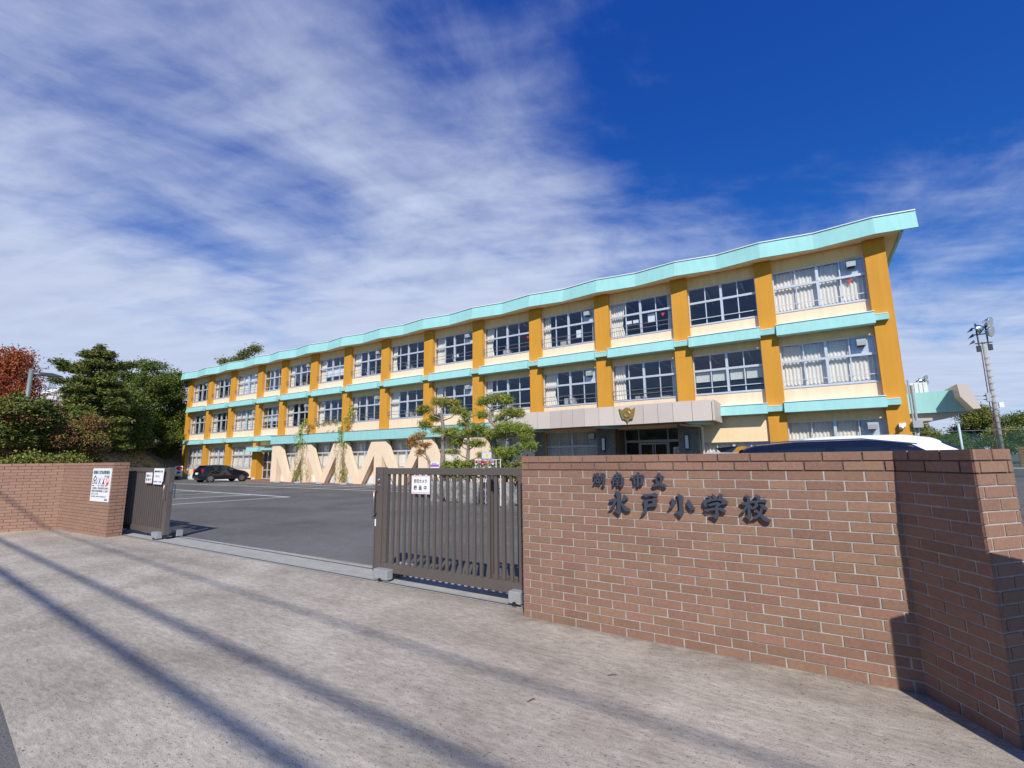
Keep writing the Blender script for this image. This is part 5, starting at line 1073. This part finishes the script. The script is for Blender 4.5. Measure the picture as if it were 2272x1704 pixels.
bb = [(0, 0, 6.2, 3.6, 3.6, 3.6), (-1.2, -1.6, 4.2, 2.8, 2.8, 2.8), (1.6, 1.2, 7.6, 2.4, 2.4, 2.2), (1.8, 1.8, 4.4, 2.5, 2.5, 2.6), (-1.5, -1.9, 8.0, 1.9, 1.9, 1.6), (0.4, 0.3, 8.7, 2.2, 2.2, 1.7), (2.4, 2.4, 2.6, 1.7, 1.7, 1.9)]
bbr = []
for bl in bb:
    for _ in range(7):
        d = Vector((rg.gauss(0, 1), rg.gauss(0, 1), rg.gauss(0, 1))).normalized(); bbr.append((bl[0] + d.x * bl[3] * .72, bl[1] + d.y * bl[4] * .72, bl[2] + d.z * bl[5] * .72, bl[3] * .38, bl[4] * .38, bl[5] * .30))
big('evergreen_tree', 'large rounded dark evergreen tree between the pine and the school', -60.5, 21.0, 2.2, 10.6, bbr + [(0, 0, 5.5, 2.6, 2.6, 3.6)], lf_broad, 75000, 0.11, 72, trunk_r=0.35, aspect=1.5, clump=10, spread=0.2, shell=0.5)
bb2 = [(b_[0] * 0.8, b_[1] * 0.8, b_[2] * 0.72, b_[3], b_[4], b_[5]) for b_ in bbr]
big('evergreen_tree', 'lower shaded evergreen tree behind the dark pine', -57.5, 16.8, 2.0, 7.2, bb2, lf_broad, 42000, 0.11, 73, trunk_r=0.3, aspect=1.5, clump=10, spread=0.2)
big('evergreen_tree', 'shaded evergreen tree filling the gap under the rounded tree crown', -62.5, 25.5, 2.4, 6.0, [(q[0] * .7, q[1] * .7, q[2] * .55, q[3], q[4], q[5]) for q in bbr], lf_broad, 30000, 0.11, 74, trunk_r=0.25, aspect=1.5, spread=0.2)
big('understory_shrub', 'dark shrub mass in the shade at the foot of the pine', -55.5, 15.8, 2.9, 2.2, [(0.4, 1.6 * k - 3.0, 0.9 + 0.2 * (k % 2), 1.2, 1.2, 1.0) for k in range(5)], lf_broad, 22000, 0.10, 75, trunk_r=0.06, cat='shrub', spread=0.15)
big('understory_shrub', 'lighter green shrub beside the end pillar of the school', -59.3, 23.2, 1.9, 3.0, [(0, 0, 1.0, 0.9, 1.1, 0.9), (0.2, 0.6, 2.1, 0.8, 0.9, 0.8), (0, -0.4, 2.9, 0.6, 0.7, 0.6)], lf_olive, 12000, 0.09, 76, trunk_r=0.06, cat='shrub', spread=0.13)
# rust red tree and dark tree behind the left wall
rb = []
for k in range(9):
    z = 1.6 + k * 0.68; r_ = 2.1 * (1 - (k / 9.5) ** 1.5) + 0.35
    for q in range(4): an = q * 1.57 + k * 0.9; rb.append((math.cos(an) * r_ * .55, math.sin(an) * r_ * .55, z, 0.75 * (0.6 + r_ / 3), 0.75 * (0.6 + r_ / 3), 0.55))
big('redwood_tree', 'tall rust-red autumn tree behind the left wall', -36.8, 6.6, 0.3, 7.6, rb, lf_red, 42000, 0.055, 77, trunk_r=0.2, aspect=2.2, clump=10, spread=0.12, shell=0.3)
big('redwood_tree', 'shorter rust-red tree leaning right of the lamp post', -37.4, 8.3, 0.3, 4.6, [(q[0] * .75, q[1] * .75, q[2] * .62, q[3] * .8, q[4] * .8, q[5] * .8) for q in rb], lf_red, 24000, 0.055, 78, trunk_r=0.16, aspect=2.2, clump=10, spread=0.12, shell=0.3)
big('cypress_tree', 'dark green clipped conifer at the left edge of the picture', -24.9, 4.9, 0.0, 4.3, [(rg.uniform(-.9, .9), rg.uniform(-.9, .9), 2.2 + rg.random() * 1.75, .45, .45, .28) for _ in range(26)] + [(0, 0, 3.0, .9, .9, 1.0)], lf_pine, 30000, 0.045, 79, trunk_r=0.14, aspect=2.6, clump=12, spread=0.07, flat=0.2)
mb_ = [(rg.uniform(-1.3, 1.3), rg.uniform(-1.3, 1.3), 1.7 + rg.random() * 1.7, .5, .5, .32) for _ in range(22)]
big('maple_tree', 'maroon and green maple above the left brick wall', -25.3, 5.8, 0.0, 3.4, mb_, lf_mar, 20000, 0.045, 80, trunk_r=0.11, spread=0.09, second=(lf_olive, 0.7, None))
big('maple_tree', 'loose half-bare shrub tree with pale twisting stems right of the maple', -25.8, 6.9, 0.0, 3.1, [(rg.uniform(-1.1, 1.1), rg.uniform(-.6, .6), 1.5 + rg.random() * 1.6, .45, .45, .3) for _ in range(18)], lf_olive, 15000, 0.045, 81, trunk_r=0.08, bark=bark_g, spread=0.1, second=(lf_mar, 0.5, None), limb_r=0.5)
big('maple_tree', 'reddish shrub tree at the far left behind the wall', -26.5, 4.9, 0.0, 3.0, [(rg.uniform(-1.0, 1.0), rg.uniform(-.8, .8), 1.5 + rg.random() * 1.3, .45, .45, .3) for _ in range(14)], lf_mar, 13000, 0.045, 82, trunk_r=0.09, spread=0.09, second=(lf_red, 0.3, None))
hb = [(-21.6 - 0.45 * k, 4.35 + 0.38 * k, 1.05 + 0.12 * math.sin(k * 1.7), .62, .55, .75) for k in range(7)]
t = thing('azalea_hedge', (-23, 5.5, 0), 'yellow-green shrub row just behind the left brick wall', 'hedge')
m_ = MB()
for b in hb:
    for k in range(3): m_.tube([(b[0], b[1], -0.02), (b[0] + (k - 1) * .25, b[1] + .1, b[2] + .3)], [.03, .01], 5)
m_.build('stem', bark_m, t); leafmesh(leaves(hb, 26000, 0.05, 83, 1.5, 8, 0.07, 0, 0.5), 'crown', lf_yel, t); leafmesh(leaves(hb, 14000, 0.05, 84, 1.5, 8, 0.07, 0, 0.4), 'crown_patch', lf_olive, t)
rock(-44.8, 12.4, 1.05, .9, .9, .5, 55, 'pale boulder showing above the notice wall in front of the bank')
bpy.data.objects[-1] if False else None
# pine behind the school roof (only its top shows)
big('pine_tree', 'distant pine whose sparse top pokes up behind the school roof', -92.0, 47.0, 8.0, 16.0, [(rg.uniform(-1.6, 1.6), -1.5 + k * 0.9, 12.4 + k * 0.75 + rg.uniform(-.2, .3), 1.25, 1.25, .35) for k in range(5)] + [(0.4, -3.3, 12.2, 1.0, 1.0, .25), (-.3, 2.8, 15.8, .9, .9, .3), (0, 0.6, 13.2, 1.2, 1.2, .3)], lf_pine, 3200, 0.15, 90, trunk_r=0.3, aspect=2.5, clump=9, spread=0.35, flat=0.4, cat='pine tree')

# ------------------------------------------------------------------ lamp post, poles, far buildings on the left
t = thing('lamp_post', (-30.8, 6.2, 0), 'grey green lamp post with a flat head above the red tree', 'lamp post')
m_ = MB(); m_.tube([(-30.8, 6.2, -0.05), (-30.8, 6.2, 5.95)], [0.10, 0.085], 12); m_.build('pole', mat('grey_green_post', (0.20, 0.24, 0.23), 0.5, metal=0.3), t, smooth=True)
m_ = MB(); m_.tube([(-30.8, 6.25, 5.78), (-30.75, 6.45, 5.80)], 0.04, 8); m_.build('arm', steel_g, t)
m_ = MB(); m_.ext([(-30.9, 6.42, 5.72), (-30.9, 6.5, 5.86), (-30.9, 6.9, 5.88), (-30.9, 7.3, 5.78), (-30.9, 7.3, 5.75), (-30.9, 6.9, 5.70)], (0.26, 0, 0)); m_.build('lamp_head', mat('lamp_head_grey', (0.12, 0.12, 0.13), 0.5, metal=0.4), t, bevel=0.02)
def upole(x, y, h, label, r=0.16):
    t = thing('utility_pole', (x, y, 0), label, 'utility pole'); m_ = MB(); m_.tube([(x, y, -0.3), (x, y, h)], [r, r * 0.6], 10); m_.build('pole', pole_c, t, smooth=True)
    m_ = MB(); d = Vector((-0.2, 1, 0)).normalized()
    for z, w_ in ((h - 1.6, 1.9), (h - 2.6, 1.5)): m_.bar(Vector((x, y, z)) - d * w_, Vector((x, y, z)) + d * w_, 0.09, 0.09)
    m_.build('crossarm', steel_g, t); m_ = MB()
    for z, w_ in ((h - 1.5, 1.8), (h - 2.5, 1.4)):
        for s in (-1, -.4, .4, 1): m_.tube([Vector((x, y, z)) + d * w_ * s, Vector((x, y, z + .3)) + d * w_ * s], 0.06, 6)
    m_.build('insulator', mat('insulator_dark', (0.2, 0.19, 0.2), 0.4), t)
upole(-83.3, 16.6, 15.5, 'distant utility pole with crossarms behind the lamp post')
t = thing('lattice_tower', (-198, 45, 0), 'faint lattice tower far beyond the trees, right of the lamp head', 'pylon'); m_ = MB()
for z0_, z1_ in ((0, 10), (10, 18), (18, 24), (24, 28)):
    w0_, w1_ = 3.2 * (1 - z0_ / 32), 3.2 * (1 - z1_ / 32)
    for sx_, sy_ in ((1, 1), (1, -1), (-1, 1), (-1, -1)):
        m_.bar((-198 + sx_ * w0_, 45 + sy_ * w0_, z0_), (-198 + sx_ * w1_, 45 + sy_ * w1_, z1_), .22, .22); m_.bar((-198 + sx_ * w0_, 45 + sy_ * w0_, z0_), (-198 + sx_ * w1_, 45 - sy_ * w1_, z1_), .12, .12)
m_.build('frame', steel_g, t); m_ = MB()
for z in (22, 25, 28): m_.bar((-198, 39.5, z), (-198, 50.5, z), .25, .25)
m_.build('crossarm', steel_g, t)
t = thing('apartment_building', (-112, 30, 0), 'pale pink apartment block glimpsed between the red tree and the pine', 'building')
m_ = MB(); m_.box(-122, 26.0, 0, -106, 34, 14.2); m_.box(-122, 21.5, 0, -107, 25.99, 12.2); m_.build('wall', bldg_pink, t)
m_ = MB(); m_.box(-122.3, 25.6, 14.2, -105.6, 34.4, 14.7); m_.box(-122.3, 21.2, 12.2, -106.6, 25.59, 12.6); m_.build('roof', white_p, t)
for k in range(3):
    for z in (4, 7.2, 10.2, 12):
        m_ = MB(); m_.box(-106.02, 27 + k * 2.6, z, -105.95, 28.6 + k * 2.6, z + 1.6); m_.build('window', car_glass, t)
    
# ------------------------------------------------------------------ right: floodlights, net, trees, slatted fence
def floodlight(name, label, x, y, h, s=1.0, r=0.19, heads=6):
    t = thing(name, (x, y, -0.17), label, 'floodlight'); m_ = MB(); m_.tube([(x, y, -0.3), (x, y, h)], [r, r * 0.62], 12); m_.build('pole', pole_c, t, smooth=True)
    m_ = MB()
    for z in (h - 0.15, h + 0.7, h + 1.35): m_.bar((x - 0.6, y - 0.1, z), (x + 0.6, y - 0.1, z), .09, .09)
    m_.bar((x - .35, y - .1, h - .5), (x - .35, y - .1, h + 1.8), .1, .1); m_.bar((x + .3, y - .1, h - .5), (x + .3, y - .1, h + 1.8), .1, .1)
    m_.box(x - .55, y - .3, h - .95, x - .25, y, h - .40); m_.box(x + .25, y - .3, h - .9, x + .52, y, h - .35)
    for z in (h + 0.0, h + .6, h + 1.2): m_.ext([(x - .95, y, z - .15), (x - .55, y, z), (x - .6, y, z + .25), (x - .75, y, z + .1)], (0, .3, 0))
    m_.build('bracket', mat('dark_bracket', (0.05, 0.05, 0.055), 0.5, metal=0.5), t)
    for k, (dx, dz) in enumerate(((0.45, 1.75), (0.45, 0.85), (-0.1, 1.25))[:heads]):
        m_ = MB(); ax = Vector((0.75, -0.55, -0.25)) if dx > 0 else Vector((-0.7, 0.3, -0.2)); m_.lathe(Vector((x + dx, y - .2, h + dz)), ax, [(-.30, .12), (-.12, .28), (.10, .44), (.22, .50)], 18); o = m_.build('lamp', chrome, t, smooth=True)
        m_ = MB(); m_.lathe(Vector((x + dx, y - .2, h + dz)) + ax.normalized() * .221, ax, [(0, .48), (.02, .45)], 18); m_.build('lens', mat('lamp_lens', (0.45, 0.48, 0.48), 0.15, metal=0.3), o)
    return t
F = floodlight('floodlight_pole', 'tall concrete pole with a cluster of round floodlights at the right', 14.72, 60.0, 11.9)
m_ = MB(); m_.bar((12.0, 59.8, 6.9), (14.6, 59.8, 6.75), .12, .12); m_.bar((12.0, 59.8, 6.55), (14.6, 59.8, 6.4), .08, .08)
m_.box(14.2, 59.5, 6.2, 14.5, 59.8, 7.0); m_.build('side_arm', steel_g, F)
m_ = MB(); m_.box(14.98, 59.7, 5.6, 15.3, 60.0, 6.1); m_.build('control_box', white_p, F)
m_ = MB(); m_.tube([(14.45, 59.8, 11.0), (14.38, 59.8, 6), (14.4, 59.8, 0)], 0.04, 6)
for k in range(14): m_.bar((14.5, 59.8, 2.5 + k * .6), (14.95, 59.8, 2.5 + k * .6), .03, .03)
m_.build('cable_and_rungs', mat('maroon_cable', (0.15, 0.05, 0.06), .6), F)
floodlight('floodlight_pole', 'small distant floodlight showing just above the side porch roof', 18.2, 110.0, 13.3, heads=4)
t = thing('net_fence', (14, 46, -0.17), 'green ball net on pale posts behind the name wall', 'net fence')
net = bpy.data.materials.new('green_net'); net.use_nodes = True; nn = net.node_tree; pbs = nn.nodes['Principled BSDF']; pbs.inputs['Base Color'].default_value = (0.02, 0.075, 0.05, 1); pbs.inputs['Alpha'].default_value = 0.40; pbs.inputs['Roughness'].default_value = 0.9
px_ = [6.2, 9.25, 12.6, 16.0, 19.4, 23.0]
m_ = MB()
for a, b in zip(px_, px_[1:]):
    for k in range(6):
        x0_, x1_ = a + (b - a) * k / 6, a + (b - a) * (k + 1) / 6; h0 = 3.1 - 0.9 * 4 * (k / 6) * (1 - k / 6) * .35; h1 = 3.1 - 0.9 * 4 * ((k + 1) / 6) * (1 - (k + 1) / 6) * .35
        m_.add([(x0_, 46 + .03 * math.sin(k), -.1), (x1_, 46 + .03 * math.sin(k + 1), -.1), (x1_, 46, h1), (x0_, 46, h0)], [(0, 1, 2, 3)])
m_.build('net', net, t)
for k, x in enumerate(px_): m_ = MB(); m_.tube([(x, 46, -.2), (x, 46, 3.3 + .35 * (k % 2))], .075, 8); m_.build('post', mat('pale_teal_post', (0.42, 0.52, 0.52), .5), t, smooth=True)
m_ = MB()
for x in px_[:-1]: m_.tube([(x, 46, 3.1), (x + 2.4, 46.1, 0.2)], .012, 4)
m_.tube([(-2, 46, 3.0)] + [(x, 46, 3.12) for x in px_] + [(40, 46, 3.1)], .015, 4)
m_.build('stay_wire', steel_g, t)
t = thing('slatted_fence', (24, 72, -0.17), 'orange-brown horizontal slat fence right of the name wall end', 'fence')
m_ = MB()
for k in range(13): m_.box(18.9, 72, 0.05 + k * .165, 36, 72.04, 0.16 + k * .165)
m_.build('slat_panel', wood_m, t)
for k in range(10): m_ = MB(); x = 18.85 + k * 1.9; m_.box(x, 71.88, -.2, x + .1, 71.995, 2.25); m_.build('post', bark_m, t)
kb = MB(); kb.box(17.5, 71.0, -0.2, 60, 71.3, -0.05); tag(kb.build('kerb', conc_m), 'pale kerb in front of the slatted fence', 'kerb', kind='structure')
def rtree(x, y, h, r, seed, label, mt=lf_olive, n=16000):
    g_ = random.Random(seed); bl = []
    for _ in range(16):
        d = Vector((g_.gauss(0, 1), g_.gauss(0, 1), g_.gauss(0, 1))).normalized(); bl.append((d.x * r * .7, d.y * r * .7, h * .68 + d.z * h * .26, r * .42, r * .42, h * .13))
    big('broadleaf_tree', label, x, y, -0.17, h, bl, mt, n, 0.16, seed, trunk_r=.22, spread=.28, clump=9, bark=bark_g, limb_r=.35, group='trees beyond the ball net')
rtree(24.5, 112, 9.6, 3.6, 101, 'open-branched tree under the end of the side porch')
rtree(31.0, 116, 8.4, 4.2, 102, 'rounded tree just left of the floodlight pole foot', lf_broad)
rtree(39.0, 122, 6.0, 4.4, 103, 'dense tree right of the floodlight pole foot', lf_broad)
rtree(16.5, 108, 6.6, 2.6, 104, 'small thin tree showing under the side porch soffit')
rtree(27.5, 104, 5.4, 4.2, 105, 'low bushy tree behind the middle net post', lf_olive)
rtree(44.0, 118, 5.8, 5.0, 106, 'pale green tree at the right edge of the picture')

# ------------------------------------------------------------------ overhead lines on the far side of the street (behind the viewer)
wire = mat('black_cable', (0.02, 0.02, 0.02), .6)
def cable(pa, pb, h, r, label, sag=0.25):
    """cable whose shadow passes the two ground points"""
    k_ = h / math.tan(EL); o_ = Vector((math.sin(AZ), -math.cos(AZ), 0)) * k_; a, b = Vector((*pa, h)) + o_, Vector((*pb, h)) + o_
    d = (b - a).normalized(); a, b = a - d * 24, b + d * 22; m_ = MB(); pts = [a.lerp(b, q / 16) - Vector((0, 0, sag * 4 * (q / 16) * (1 - q / 16))) + Vector((0, 0, sag * .9)) for q in range(17)]
    m_.tube(pts, r, 8); tag(m_.build('overhead_cable', wire, smooth=True), label, 'cable'); return a, b
cable((-10.0, 2.04), (-2.5, 1.65), 8.2, 0.045, 'thick lowest overhead cable bundle across the street')
cable((-10.66, 2.60), (-1.57, 2.13), 8.8, 0.036, 'middle overhead cable across the street')
cable((-9.17, 3.42), (-2.82, 3.06), 9.4, 0.020, 'thin topmost overhead cable across the street')
for x, lb in ((17.0, 'utility pole across the street on the right'), (-34.0, 'utility pole across the street on the left')): upole(x, -8.0, 10.6, lb)

# wooded rise on the far side of the street (behind the viewer, seen only mirrored in the classroom windows)
hm = MB(); nx, ny = 60, 10
for j in range(ny + 1):
    v = j / ny; y = -11 - 45 * v
    for i in range(nx + 1):
        x = -150 + 230 * i / nx
        hm.v.append((x, y + mn.noise(Vector((x * .1, 3, 0))) * 2, -0.3 + (0 if j == 0 else 8.5 * (1 - math.exp(-v * 5)) + 2.2 * mn.noise(Vector((x * .09, y * .1, 5))) + 1.0 * mn.noise(Vector((x * .4, y * .4, 1))))))
for j in range(ny):
    for i in range(nx): a = j * (nx + 1) + i; hm.f.append((a, a + 1, a + nx + 2, a + nx + 1)); hm.m.append(0)
struct(hm.build('hill', mat('wooded_hill', (0.05, 0.07, 0.025), 0.95, var=0.5, vscale=0.6, bump=1.0, bscale=3)))

rtree(20.5, 106, 4.6, 3.4, 107, 'low dark tree behind the left part of the ball net', lf_broad)
rtree(34.5, 108, 5.0, 4.5, 108, 'low dark tree between the net posts near the pole foot', lf_broad)

# bits lying on the concrete apron
for (x, y, a, l, lb) in ((-1.35, 3.35, 0.5, .07, 'short dark twig lying on the pavement below the second school letter'), (-1.65, 2.75, 1.1, .06, 'small dark twig lying in the middle of the pavement before the name wall'), (0.05, 2.95, 2.2, .06, 'tiny twig on the pavement near the shaded wall corner')):
    tw = MB(); p0 = Vector((x, y, 0.012)); p1 = p0 + Vector((math.cos(a) * l, math.sin(a) * l, 0.006)); tw.tube([p0, p0.lerp(p1, .5) + Vector((0.004, 0.006, 0.004)), p1], [0.003, 0.0035, 0.002], 6); tag(tw.build('twig', bark_m), lb, 'twig')
